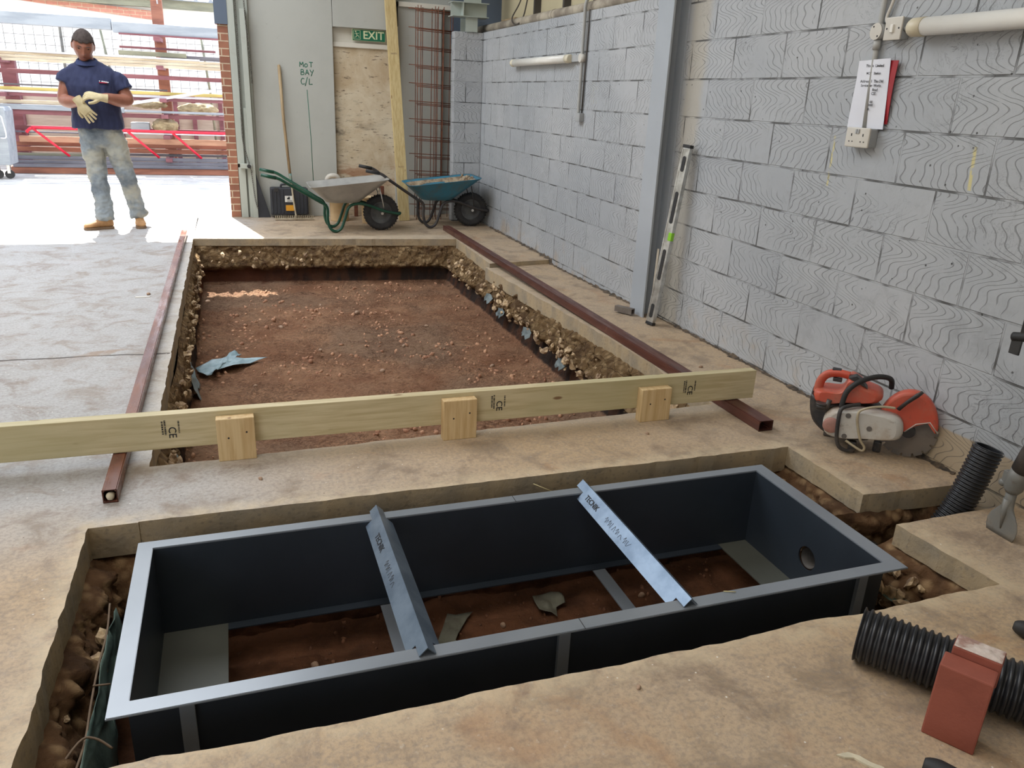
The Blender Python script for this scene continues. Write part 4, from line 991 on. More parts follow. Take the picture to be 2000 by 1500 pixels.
mb = MB(); mb.box((2.93, 8.55, 2.115), (3.09, 9.0, 2.23), bev=0.004); tag(mb.build('timber_offcut', 'handle_wood'), 'brown wooden block on top of the blockwork near the corner', 'timber')
mb = MB(); mb.box((2.93, 5.4, 2.20), (3.05, 6.3, 2.215)); mb.box((2.93, 5.4, 2.215), (2.94, 6.3, 2.25)); tag(mb.build('cable_tray', 'grey_pvc'), 'grey cable tray on the wall top beside the far conduit', 'cable tray')

# spirit level leaning by the column
a, b_ = Vector((2.655, 4.60, 0.0)), Vector((2.775, 4.565, 1.195)); ax = (b_-a).normalized()
Ml = frame_mat(a, ax, (0.25, -0.95, 0)); L_ = 1.2
t = empty('spirit_level', (2.66, 4.60, 0), 'long scuffed aluminium spirit level leaning against the grey column', 'spirit level')
mb = MB(); mb.box((0.02, -0.030, -0.012), (L_-0.02, 0.030, 0.012), Ml, bev=0.003); mb.box((0.03, -0.033, -0.015), (L_-0.03, -0.024, 0.015), Ml); mb.box((0.03, 0.024, -0.015), (L_-0.03, 0.033, 0.015), Ml); mb.build('body', 'silver', t)
for p in (0.0, L_-0.02): mb = MB(); mb.box((p, -0.034, -0.016), (p+0.02, 0.034, 0.016), Ml, bev=0.003); mb.build('end_cap', 'black_rubber', t)
MT['vial'] = simple('green_vial', lin(150, 210, 60), lin(130, 196, 50), 3, 0.2)
for p, l2, m_, zz in ((0.10, 0.035, 'black_rubber', .0135), (0.42, 0.09, 'black_rubber', .0135), (0.80, 0.09, 'black_rubber', .0135), (1.08, 0.035, 'black_rubber', .0135)):
    mb = MB(); mb.prism([(p-l2+(-0.018*math.sin(k*PI/8) if 0 else 0), 0) for k in range(0)] or [(p+l2+0.014*math.cos(q), 0.014*math.sin(q)) for q in [(-PI/2+PI*k/8) for k in range(9)]]+[(p-l2+0.014*math.cos(q), 0.014*math.sin(q)) for q in [(PI/2+PI*k/8) for k in range(9)]], 0.004, Ml @ Matrix.Translation((0, 0, -0.0148))); mb.build('hand_slot', m_, t)
mb = MB(); mb.box((0.585, 0.005, -0.0165), (0.640, 0.036, 0.012), Ml, bev=0.004); mb.build('vial', 'vial', t)
mb = MB(); mb.box((0, -0.012, 0), (0.50, 0.012, 0.004), frame_mat((2.715, 4.72, 0.0), (0.02, -0.0, 0.99), (0, -1, 0)))
tag(mb.build('metal_strip', 'dirty_pipe'), 'short flat metal strip leaning on the column behind the spirit level', 'metal strip')

# ================================================================== disc cutter
MT['orange'] = simple('worn_orange_plastic', lin(204, 84, 58), lin(176, 66, 46), 9, 0.42, 0, 0.1, 60, lo=0.4, hi=0.7)
def dusty(name, base, dust, k=0.6, rough=0.5):
    m = Mat(name, rough)
    c = m.mix(m.noise(7, 6, 0.65).step(0.40, 0.66)*k, base, dust)
    c = m.mix(m.noise(26, 5, 0.7).step(0.58, 0.72)*0.6, c, lin(96, 80, 66))
    m.color(c); m.bump(m.noise(50, 4), 0.15, 0.003); return m.m
MT['saw_white'] = dusty('dusty_white_casing', lin(198, 194, 186), lin(160, 138, 112))
MT['saw_orange'] = dusty('dusty_orange_casing', lin(198, 84, 62), lin(174, 112, 92), 0.65, 0.45)
MT['saw_black'] = dusty('dusty_black_casing', lin(44, 44, 46), lin(104, 94, 84), 0.5, 0.5)
MT['saw_disc'] = dusty('dusty_steel_disc', lin(98, 94, 90), lin(122, 110, 98), 0.6, 0.45)
sw = empty('disc_cutter', (2.565, 2.53, 0.0), 'dusty orange and white petrol disc cutter on the slab by the wall', 'disc cutter', rz=math.atan2(-0.70, 0.714))
K = 1.05
sw.scale = (0.93, 0.93, 0.93)
def pr(poly, y0, y1, bev=0.006, mb=None):
    mb = mb or MB(); mb.prism([(p[0]*K, p[1]) for p in poly], y1-y0, Matrix(((1, 0, 0, 0), (0, 0, 1, y0), (0, 1, 0, 0), (0, 0, 0, 1))), bev=bev); return mb
def loft(poly_list, ys, mb=None):
    """side outlines at successive depths, for rounded housings"""
    mb = mb or MB(); mb.rings([[Vector((p[0]*K, y, p[1])) for p in poly] for poly, y in zip(poly_list, ys)]); return mb
def shrink(poly, f):
    cx = sum(p[0] for p in poly)/len(poly); cz = sum(p[1] for p in poly)/len(poly); return [(cx+(p[0]-cx)*f, cz+(p[1]-cz)*f) for p in poly]
def dens(poly, n=4): return [(p.x, p.y) for p in smooth_path([(a, b_, 0) for a, b_ in poly], n, True)]
top = dens([(-0.207, 0.225), (-0.20, 0.262), (-0.12, 0.268), (-0.088, 0.288), (-0.072, 0.345), (-0.048, 0.352), (0.008, 0.319), (0.075, 0.296), (0.07, 0.255), (0.0, 0.235), (-0.078, 0.222), (-0.132, 0.205), (-0.19, 0.205)], 3)
loft([shrink(top, .80), shrink(top, .95), top, top, shrink(top, .95), shrink(top, .8)], [-0.02, -0.005, 0.02, 0.10, 0.13, 0.145]).build('top_cover', 'saw_orange', sw, local=True)
mb = MB(); mb.tube(smooth_path([(-0.195*K, .06, 0.24), (-0.190*K, .06, 0.298), (-0.165*K, .06, 0.335), (-0.12*K, .06, 0.348), (-0.072*K, .06, 0.345)], 6), [(0.024, 0.018)]*25, 14); h_ = mb.build('rear_handle', 'saw_orange', sw, local=True)
mb = MB(); mb.box((-0.15*K, 0.045, 0.352), (-0.11*K, 0.075, 0.372), bev=0.006); mb.build('throttle_lock', 'saw_black', h_, local=True)
mb = MB(); mb.box((-0.14*K, 0.05, 0.305), (-0.10*K, 0.07, 0.326), bev=0.006); mb.build('trigger', 'saw_black', h_, local=True)
mb = MB(); mb.prism([(-0.075*K, 0), (0.0, -0.030), (0.012, -0.036), (-0.02, 0.0), (-0.045, 0.016)], 0.05, Matrix(((1, 0, 0, 0), (0, 0, 1, -0.012), (0, 1, 0, 0.352), (0, 0, 0, 1)))); mb.build('badge_plate', 'saw_black', sw, local=True)
rear = dens([(-0.219, 0.239), (-0.216, 0.174), (-0.196, 0.11), (-0.161, 0.071), (-0.122, 0.050), (-0.05, 0.040), (0.02, 0.045), (0.07, 0.07), (0.09, 0.20), (0.0, 0.228), (-0.095, 0.21), (-0.132, 0.208), (-0.191, 0.214)], 3)
loft([shrink(rear, .85), rear, rear, shrink(rear, .88)], [0.0, 0.015, 0.13, 0.15]).build('engine_housing', 'saw_black', sw, local=True)
belt = dens([(-0.145, 0.150), (-0.127, 0.186), (-0.096, 0.203), (-0.008, 0.222), (0.065, 0.225), (0.148, 0.217), (0.182, 0.182), (0.184, 0.124), (0.15, 0.099), (0.031, 0.078), (-0.05, 0.062), (-0.118, 0.067), (-0.142, 0.105)], 3)
loft([shrink(belt, .84), shrink(belt, .95), belt, belt], [-0.075, -0.062, -0.045, 0.0]).build('belt_cover', 'saw_white', sw, local=True)
for q in ((-0.045, 0.19), (-0.045, 0.085), (0.05, 0.145)):
    mb = MB(); mb.cyl((q[0]*K, -0.079, q[1]), (q[0]*K, -0.07, q[1]), 0.012, 16); mb.build('cover_bolt', 'saw_disc', sw, local=True)
mb = MB(); mb.lathe([(0, 0), (0.034, 0), (0.038, 0.004), (0.038, 0.014)], Matrix(((1, 0, 0, -0.108*K), (0, 0, 1, -0.087), (0, 1, 0, 0.128), (0, 0, 0, 1))), 30)
MT['dusty_red'] = simple('faded_red_label', lin(176, 128, 116), lin(150, 110, 98), 12, 0.6)
mb.build('recoil_badge', 'dusty_red', sw, local=True)
# blade guard: a fan-shaped hood over the disc
bc = (0.200, 0.148)
gl = []
for k in range(22):
    a_ = R(190) - R(188)*k/21; rr_ = 0.165; gl.append((bc[0]*K+rr_*math.cos(a_)*0.80, bc[1]+rr_*1.14*math.sin(a_)))
inner = [(bc[0]*K+0.045*math.cos(R(192)-R(218)*k/21)*0.9, bc[1]+0.03+0.05*math.sin(R(192)-R(218)*k/21)) for k in range(22)]
poly = gl + [(bc[0]*K+0.09, bc[1]+0.055), (bc[0]*K+0.04, bc[1]+0.03), (bc[0]*K-0.005, bc[1]-0.012), (bc[0]*K-0.06, bc[1]-0.03)]
mb = MB()
mb.rings([[Vector((p[0]+(bc[0]*K-p[0])*f_, y, p[1]+(bc[1]-p[1])*f_)) for p in poly] for y, f_ in ((0.0, 0.10), (0.004, 0.02), (0.016, 0.0), (0.045, 0.0), (0.058, 0.03), (0.062, 0.12))])
g_ = mb.build('blade_guard', 'saw_orange', sw, local=True)
mb = MB(); mb.tube([(p[0], 0.03, p[1]) for p in [gl[-1], (bc[0]*K+0.09, bc[1]+0.055), (bc[0]*K+0.035, bc[1]+0.035), (bc[0]*K-0.005, bc[1]-0.012)]], [(0.006, 0.034)]*4, 10, flat=(0, 0, 1)); mb.build('guard_rim', 'saw_white', g_, local=True)
mb = MB(); 
pts = []
for k in range(16):
    for (da, r_) in ((0.0, 0.130), (0.75, 0.130), (0.80, 0.114), (0.97, 0.114)):
        a_ = 2*PI*(k+da)/16; pts.append((bc[0]*K+0.010+r_*math.cos(a_), bc[1]-0.016+r_*math.sin(a_)))
mb.prism(pts, 0.004, Matrix(((1, 0, 0, 0), (0, 0, 1, 0.028), (0, 1, 0, 0), (0, 0, 0, 1)))); dsk = mb.build('disc', 'saw_disc', sw, local=True)
mb = MB(); mb.cyl((bc[0]*K+.012, 0.01, bc[1]-.014), (bc[0]*K+.012, 0.034, bc[1]-.014), 0.03, 24); mb.build('flange', 'dark_metal', dsk, local=True)
mb = MB(); mb.tube([(0.150*K, -0.02, 0.246), (0.175*K, -0.025, 0.285), (0.21*K, -0.03, 0.330), (0.228*K, -0.03, 0.352)], [(0.012, 0.008), (0.010, 0.008), (0.013, 0.009), (0.010, 0.006)], 10); mb.build('guard_lever', 'saw_black', sw, local=True)
mb = MB(); mb.tube(smooth_path([(-0.081*K, -0.05, 0.215), (-0.072*K, -0.045, 0.292), (-0.035*K, -0.03, 0.343), (0.022*K, 0.02, 0.366), (0.07*K, 0.06, 0.366), (0.102*K, 0.10, 0.345), (0.110*K, 0.12, 0.30)], 6), 0.0125, 12); mb.build('front_handle', 'black_rubber', sw, local=True)
mb = MB(); mb.tube(smooth_path([(-0.006*K, -0.04, 0.244), (-0.044*K, -0.06, 0.236), (-0.078*K, -0.085, 0.220), (-0.082*K, -0.095, 0.17), (-0.074*K, -0.095, 0.073), (-0.052*K, -0.09, 0.028), (-0.011*K, -0.07, 0.014), (0.016*K, -0.04, 0.030)], 6), (0.0095), 10); mb.build('side_frame', 'saw_black', sw, local=True)
MT['cream_tube'] = simple('dusty_cream_tube', lin(186, 174, 146), lin(164, 150, 124), 12, 0.5)
mb = MB(); mb.tube(smooth_path([(0.135*K, -0.05, 0.259), (0.085*K, -0.07, 0.262), (0.032*K, -0.085, 0.250), (-0.003*K, -0.09, 0.226), (-0.006*K, -0.09, 0.185), (0.008*K, -0.09, 0.130), (0.024*K, -0.09, 0.085), (0.046*K, -0.085, 0.052), (0.038*K, -0.08, 0.031), (0.0, -0.075, 0.045), (-0.036*K, -0.07, 0.063)], 6), 0.006, 8); mb.build('water_hose', 'cream_tube', sw, local=True)
mb = MB(); mb.cyl((-0.165*K, -0.03, 0.186), (-0.165*K, -0.03, 0.208), 0.024, 20); mb.cyl((-0.165*K, -0.03, 0.208), (-0.165*K, -0.03, 0.216), 0.028, 12); mb.build('fuel_cap', 'saw_black', sw, local=True)
mb = MB(); mb.cyl((-0.143*K, -0.035, 0.19), (-0.135*K, -0.03, 0.236), 0.012, 12); mb.build('tap', 'saw_black', sw, local=True)
for p in ((-0.005, -0.035), (0.10, 0.03), (-0.12, 0.11), (-0.02, 0.11)):
    mb = MB(); mb.box((p[0]*K-0.018, p[1]-0.018, 0.0), (p[0]*K+0.018, p[1]+0.018, 0.055), bev=0.008); mb.build('rubber_foot', 'saw_black', sw, local=True)

# ================================================================== breaker standing at the right edge
MT['breaker_steel'] = dusty('dusty_chisel_steel', lin(112, 112, 108), lin(134, 124, 108), 0.5, 0.45)
bk = empty('breaker', (2.553, 1.76, 0.0), 'electric breaker standing on its wide spade chisel at the right edge', 'breaker')
Mc = frame_mat((2.553, 1.762, 0.0), (-0.03, -1, 0), (0.02, -0.06, 1)); ol = []
half = [(0.052, 0.0), (0.061, 0.022), (0.062, 0.045), (0.052, 0.075), (0.034, 0.098), (0.022, 0.118), (0.019, 0.15)]
rings_ = []
for s_, zz in ((0, 0),): pass
mb = MB(); prof = [(0.055, 0.0, 0.0015), (0.0615, 0.02, 0.003), (0.063, 0.045, 0.005), (0.055, 0.072, 0.007), (0.038, 0.096, 0.010), (0.024, 0.115, 0.014), (0.019, 0.14, 0.017), (0.018, 0.19, 0.018)]
mb.rings([[Mc @ Vector((w_*math.cos(2*PI*k/24), h_, d_*math.sin(2*PI*k/24)+ (0.0))) for k in range(24)] for (w_, h_, d_) in prof]); mb.tube([Mc @ Vector((0.0, 0.03, 0.003)), Mc @ Vector((0, 0.09, 0.009)), Mc @ Vector((0, 0.15, 0.008))], [0.003, 0.010, 0.016], 10)
mb.build('spade_chisel', 'breaker_steel', bk)
mb = MB(); mb.tube([Mc @ Vector((0, 0.175, 0)), Mc @ Vector((0, 0.19, 0)), Mc @ Vector((0.004, 0.235, 0)), Mc @ Vector((0.008, 0.27, 0))], [0.022, 0.031, 0.033, 0.030], 20)
mb.sphere(Mc @ Vector((-0.042, 0.195, 0.0)), 0.016); mb.box((-0.045, 0.19, -0.012), (-0.012, 0.245, 0.012), Mc, bev=0.003); mb.cyl(Mc @ Vector((-0.05, 0.20, 0)), Mc @ Vector((0.03, 0.20, 0)), 0.010, 12)
mb.build('tool_retainer', 'breaker_steel', bk)
mb = MB(); mb.tube([Mc @ Vector((0.008, 0.265, 0)), Mc @ Vector((0.03, 0.33, 0)), Mc @ Vector((0.085, 0.42, 0)), Mc @ Vector((0.12, 0.75, 0)), Mc @ Vector((0.12, 0.85, 0))], [0.032, 0.04, 0.06, 0.07, 0.055], 24); mb.build('body', 'saw_black', bk)
Mh = (2.60, 1.935, 0.70)
mb = MB(); mb.tube(smooth_path([(2.57, 1.69, 0.74), (2.59, 1.80, 0.735), (2.60, 1.88, 0.715), (2.60, 1.945, 0.700)], 5), (0.017), 12); mb.build('side_handle', 'black_rubber', bk)
mb = MB(); mb.box((2.592, 1.905, 0.64), (2.60, 1.945, 0.70), bev=0.003); mb.box((2.592, 1.89, 0.70), (2.60, 1.92, 0.78), bev=0.003); mb.build('handle_bracket', 'dark_metal', bk)
mb = MB(); mb.tube(smooth_path([(2.58, 1.72, 0.84), (2.59, 1.85, 0.855), (2.60, 1.93, 0.858)], 5), 0.016, 12); mb.build('top_handle', 'black_rubber', bk)
# two rounded black grips that only just enter the view
mb = MB(); mb.tube(smooth_path([(2.085, 1.32, 0.026), (2.095, 1.30, 0.026), (2.12, 1.25, 0.026), (2.20, 1.13, 0.026)], 6), [0.012, 0.024, 0.026, 0.026], 16)
tag(mb.build('rubber_grip', 'black_rubber'), 'rounded black rubber grip on the slab at the right edge, above the duct', 'tool grip')
mb = MB(); mb.tube(smooth_path([(1.40, 0.985, 0.03), (1.415, 0.96, 0.03), (1.44, 0.90, 0.03), (1.50, 0.80, 0.03)], 5), [0.014, 0.026, 0.031, 0.032], 18)
tag(mb.build('rubber_grip', 'black_rubber'), 'rounded black grip on the slab at the bottom edge, below the red brick', 'tool grip')
# ================================================================== back wall: boards, exit door, roller guide
BY = 9.76
mb = MB(); mb.box((0.29, BY, 0.0), (1.19, 9.9, 5.0), bev=0.003); struct(mb.build('wall_back_board', 'panel'))
mb = MB(); mb.box((1.195, BY-0.005, 2.10), (1.90, 9.9, 5.0), bev=0.003); struct(mb.build('wall_back_upper_board', 'panel'))
mb = MB(); mb.box((1.195, 9.83, 0.0), (1.90, 9.9, 1.90)); struct(mb.build('door_1', 'ply'))
mb = MB(); mb.box((1.195, 9.80, 1.895), (1.90, 9.9, 1.945), bev=0.004); mb.box((1.195, 9.84, 1.94), (1.90, 9.9, 2.10)); struct(mb.build('trim_6', 'white'))
mb = MB(); mb.box((1.90, 9.78, 0.0), (1.945, 9.9, 2.15), bev=0.004); mb.box((1.945, 9.80, 0.0), (2.46, 9.9, 2.42)); struct(mb.build('wall_back_side_board', 'panel'))
mb = MB(); mb.box((1.945, 9.76, 2.36), (2.60, 9.9, 2.41), bev=0.004); struct(mb.build('trim_7', 'white'))
# roller guide: two channels and a back plate
t = empty('roller_door_guide', (0.17, 9.72, 0.0), 'pale grey steel roller door guide beside the brick jamb', 'door guide')
mb = MB(); mb.box((0.078, 9.66, 0.60), (0.150, 9.70, 4.2), bev=0.003); mb.build('front_channel', 'channel', t)
mb = MB(); mb.box((0.080, 9.665, 0.0), (0.155, 9.70, 0.56), bev=0.003); mb.build('lower_channel', 'channel', t)
mb = MB(); mb.box((0.150, 9.72, 0.0), (0.29, 9.76, 4.2)); mb.build('back_plate', 'channel', t)
mb = MB(); mb.box((0.205, 9.64, 0.0), (0.262, 9.72, 2.20), bev=0.003); mb.box((0.175, 9.68, 0.0), (0.205, 9.72, 1.2), bev=0.003); mb.build('side_angle', 'channel', t)
mb = MB(); mb.box((0.10, 9.60, 0.555), (0.225, 9.66, 0.605), bev=0.003); bq = mb.build('stop_bracket', 'channel', t)
mb = MB(); mb.cyl((0.195, 9.59, 0.58), (0.195, 9.61, 0.58), 0.022, 14); mb.build('bolt', 'dark_metal', bq)
def chain(pts, label, pitch=0.021, r=0.0028):
    P_ = smooth_path(pts, 14); L = [0]
    for a, b_ in zip(P_, P_[1:]): L.append(L[-1]+(b_-a).length)
    mb = MB(); n = int(L[-1]/pitch); k = 0
    for i in range(n):
        s_ = pitch*(i+0.5)
        while k < len(L)-2 and L[k+1] < s_: k += 1
        p = P_[k].lerp(P_[k+1], (s_-L[k])/(L[k+1]-L[k])); d = (P_[k+1]-P_[k]).normalized()
        q = d.orthogonal().normalized() if i % 2 else d.cross(d.orthogonal()).normalized()
        ln_, wd = pitch*0.72, 0.0085
        mb.tube([p+d*ln_*math.cos(2*PI*j/8)+q*wd*math.sin(2*PI*j/8) for j in range(8)], r, 4, closed=True)
    return tag(mb.build('hand_chain', 'chain_metal'), label, 'chain')
MT['chain_metal'] = simple('dull_chain', lin(112, 108, 100), lin(84, 80, 74), 30, 0.5, 0.4)
chain([(0.165, 9.64, 2.9), (0.168, 9.64, 1.9), (0.150, 9.63, 1.1), (0.150, 9.62, 0.86), (0.200, 9.60, 0.60), (0.225, 9.60, 0.50)], 'left run of the hand chain hanging in the roller guide')
chain([(0.235, 9.63, 2.9), (0.268, 9.63, 2.0), (0.285, 9.63, 1.6), (0.290, 9.63, 1.45)], 'short right run of the hand chain, on the board side of the guide')
chain([(0.215, 9.60, 0.53), (0.225, 9.60, 0.40), (0.240, 9.605, 0.22), (0.262, 9.61, 0.10)], 'lowest run of hand chain below the stop bracket')
# exit sign
MT['sign_green'] = simple('exit_green', lin(26, 106, 78), lin(22, 98, 72), 3, 0.35)
MT['glow'] = simple('photoluminescent_cream', lin(214, 218, 176), None, 3, 0.5)
t = empty('exit_sign', (1.60, 9.76, 2.03), 'green EXIT sign with running figure above the stained board', 'sign')
SX0, SX1, SZ0, SZ1 = 1.418, 1.787, 1.975, 2.088
mb = MB(); mb.box((SX0-0.006, 9.785, SZ0-0.004), (SX1+0.006, 9.80, SZ1+0.006), bev=0.001); mb.build('sign_border', 'glow', t)
mb = MB(); mb.box((SX0, 9.783, SZ0), (SX1, 9.786, SZ1)); mb.build('sign_face', 'sign_green', t)
MX = frame_mat((1.655, 9.7825, 2.031), (1, 0, 0), (0, 0, 1))
text_mb('EXIT', 0.118, MX, 0.0004, 0.002).build('lettering', 'glow', t)
mb = MB(); Ms = frame_mat((1.465, 9.7825, 2.031), (1, 0, 0), (0, 0, 1))
def tri(mb, pts): mb.prism(pts, 0.0008, Ms)
for p in ([(-0.038, -0.046), (0.040, -0.046), (0.040, -0.042), (-0.038, -0.042)], [(-0.038, 0.046), (0.040, 0.046), (0.040, 0.050), (-0.038, 0.050)], [(-0.038, -0.046), (-0.034, -0.046), (-0.034, 0.05), (-0.038, 0.05)], [(0.037, -0.046), (0.041, -0.046), (0.041, 0.05), (0.037, 0.05)]): tri(mb, p)
for a_, b_, w_ in (((-0.008, 0.022), (0.004, -0.004), .008), ((0.004, -0.004), (0.022, -0.010), .006), ((0.022, -0.010), (0.026, -0.030), .005), ((0.002, -0.004), (-0.008, -0.022), .006), ((-0.008, -0.022), (-0.026, -0.026), .005), ((-0.006, 0.020), (0.014, 0.014), .004), ((0.014, 0.014), (0.026, 0.020), .004), ((-0.008, 0.020), (-0.024, 0.010), .004)):
    a_, b_ = Vector(a_), Vector(b_); q = (b_-a_).normalized(); q = Vector((-q.y, q.x))*w_/2
    tri(mb, [a_-q, b_-q, b_+q, a_+q])
mb.cyl(Ms @ Vector((-0.012, 0.036, 0)), Ms @ Vector((-0.012, 0.036, 0.0008)), 0.008, 14); mb.build('running_figure', 'glow', t)
# handwriting on the board: stroke by stroke
MT['green_ink'] = simple('green_marker', lin(28, 104, 80), None, 5, 0.6)
def strokes(mb, sts, o, sz, r=0.0042):
    for st in sts:
        P_ = [Vector((o[0]+p[0]*sz, BY-0.0012, o[1]+p[1]*sz)) for p in st]
        mb.tube(P_ if len(P_) == 2 else smooth_path([tuple(p) for p in P_], 3), [(r, 0.0008)]*(2 if len(P_) == 2 else (len(P_)-1)*3+1), 6, flat=(0.6, 0, 0.8))
G = {'M': [[(0, 0), (0.05, 1)], [(0.05, 1), (0.35, .4)], [(0.35, .4), (0.7, 1)], [(0.7, 1), (0.8, 0)]], 'O': [[(0.35, .7), (.05, .5), (.05, .15), (.3, 0), (.6, .2), (.6, .55), (.35, .7)]],
     'T': [[(0, 1), (0.8, 1)], [(0.4, 1), (0.38, 0)]], 'B': [[(0.05, 0), (0.1, 1)], [(0.1, 1), (.5, .95), (.5, .6), (.1, .52)], [(.1, .52), (.65, .42), (.55, .05), (.05, 0)]], 'A': [[(0, 0), (0.35, 1)], [(0.35, 1), (0.7, 0)], [(0.12, .35), (.6, .35)]],
     'Y': [[(0, 1), (0.3, .5)], [(0.7, 1), (0.2, -0.2)]], 'C': [[(.6, .9), (.25, 1), (.0, .5), (.2, 0), (.65, .1)]], '/': [[(0.45, 1.25), (0, -0.3)]], 'L': [[(0.05, 1), (0, 0)], [(0, 0), (.6, .05)]]}
def word(mb, wd, x, z, sz, gap=0.95):
    for ch in wd: strokes(mb, G[ch], (x, z), sz); x += sz*gap
mb = MB(); word(mb, 'MOT', 0.815, 1.660, 0.052, 1.0); word(mb, 'BAY', 0.822, 1.578, 0.056, 0.92); word(mb, 'C/L', 0.822, 1.478, 0.062, 0.72)
hw = mb.build('handwriting', 'green_ink'); tag(hw, 'green handwriting MOT BAY C/L on the grey painted board', 'writing')
mb = MB(); mb.tube([(0.885, BY-0.001, 1.42), (0.905, BY-0.001, 0.9), (0.912, BY-0.001, 0.30)], [(0.0035, 0.0008)]*3, 6, flat=(1, 0, 0)); tag(mb.build('centre_line', 'green_ink'), 'thin green vertical centre line below the handwriting', 'line')
# upright timber, rebar cage
mb = MB(); Mp = frame_mat((1.915, 9.35, 0.0), (1, 0.02, 0.03), (-0.035, 0.15, 1))
mb.box((-0.062, 0, -0.022), (0.062, 2.75, 0.022), Mp, bev=0.003); up = mb.build('upright_timber', 'timber_z'); tag(up, 'tall pale plank leaning upright between the stained board and the rebar cage', 'timber')
mb = MB()
for zz, tx in ((1.87, 'IEuropI'), (0.62, 'IEur85I')):
    q = random.Random(int(zz*100))
    x_ = -0.032
    while x_ < 0.034:
        w_ = q.uniform(0.002, 0.006); mb.box((x_, zz-0.012*q.uniform(0.5, 1), 0.0221), (x_+w_, zz+0.012*q.uniform(0.5, 1), 0.0228), Mp); x_ += w_+q.uniform(0.002, 0.004)
mb.build('printed_stamp', 'handle_wood', up)
MT['rebar'] = simple('rusty_bar', lin(128, 78, 54), lin(98, 60, 46), 20, 0.8, 0.1)
t = empty('rebar_cage', (2.28, 9.55, 0.0), 'tall rusty reinforcing cage standing against the back wall', 'rebar cage')
for i, (x, y) in enumerate([(2.10, 9.42), (2.135, 9.42), (2.30, 9.42), (2.335, 9.42), (2.40, 9.42), (2.505, 9.42), (2.12, 9.62), (2.20, 9.62), (2.31, 9.62), (2.37, 9.62), (2.44, 9.62), (2.53, 9.62)]):
    mb = MB(); mb.tube([(x-0.02, y, 0.0), (x, y+0.03, 2.36)], 0.0045, 6); mb.build('long_bar', 'rebar', t)
for k in range(12):
    z_ = 2.32-k*0.198
    for (y, x0, x1, dz) in ((9.44, 2.08, 2.52, 0), (9.445, 2.10, 2.50, -0.016), (9.60, 2.04, 2.54, 0.022)):
        if z_+dz < 0.01: continue
        mb = MB(); mb.tube([(x0-0.01, y+0.012*z_, z_+dz), (x1, y+0.012*z_, z_+dz-0.016)], 0.0048, 6); mb.build('cross_bar', 'rebar', t)
# steelwork above the pier
MT['steel_pale'] = paintm('pale_steel_paint', lin(176, 184, 176), 0.4, 0.05)
t = empty('steel_stub', (2.66, 9.25, 2.085), 'grey steel column stub with crossing beam on top of the painted block pier', 'steelwork')
mb = MB(); mb.box((2.60, 9.260, 2.11), (2.74, 9.270, 2.26)); mb.box((2.665, 9.270, 2.11), (2.675, 9.470, 2.26)); mb.box((2.60, 9.470, 2.11), (2.74, 9.480, 2.26)); mb.build('column_stub', 'steel_pale', t)
mb = MB(); mb.box((2.44, 9.220, 2.26), (2.86, 9.420, 2.268)); mb.box((2.44, 9.220, 2.40), (2.86, 9.420, 2.408)); mb.box((2.44, 9.315, 2.268), (2.86, 9.325, 2.40)); mb.box((2.56, 9.230, 2.268), (2.57, 9.320, 2.40)); mb.build('cross_beam', 'steel_pale', t)
mb = MB(); mb.box((2.58, 9.270, 2.408), (2.78, 9.280, 5.0)); mb.box((2.67, 9.280, 2.408), (2.68, 9.460, 5.0)); mb.build('upper_column', 'steel_pale', t)
mb = MB(); mb.box((2.56, 9.70, 2.0), (3.2, 9.74, 5.0)); struct(mb.build('wall_back_corner', 'column_dark'))

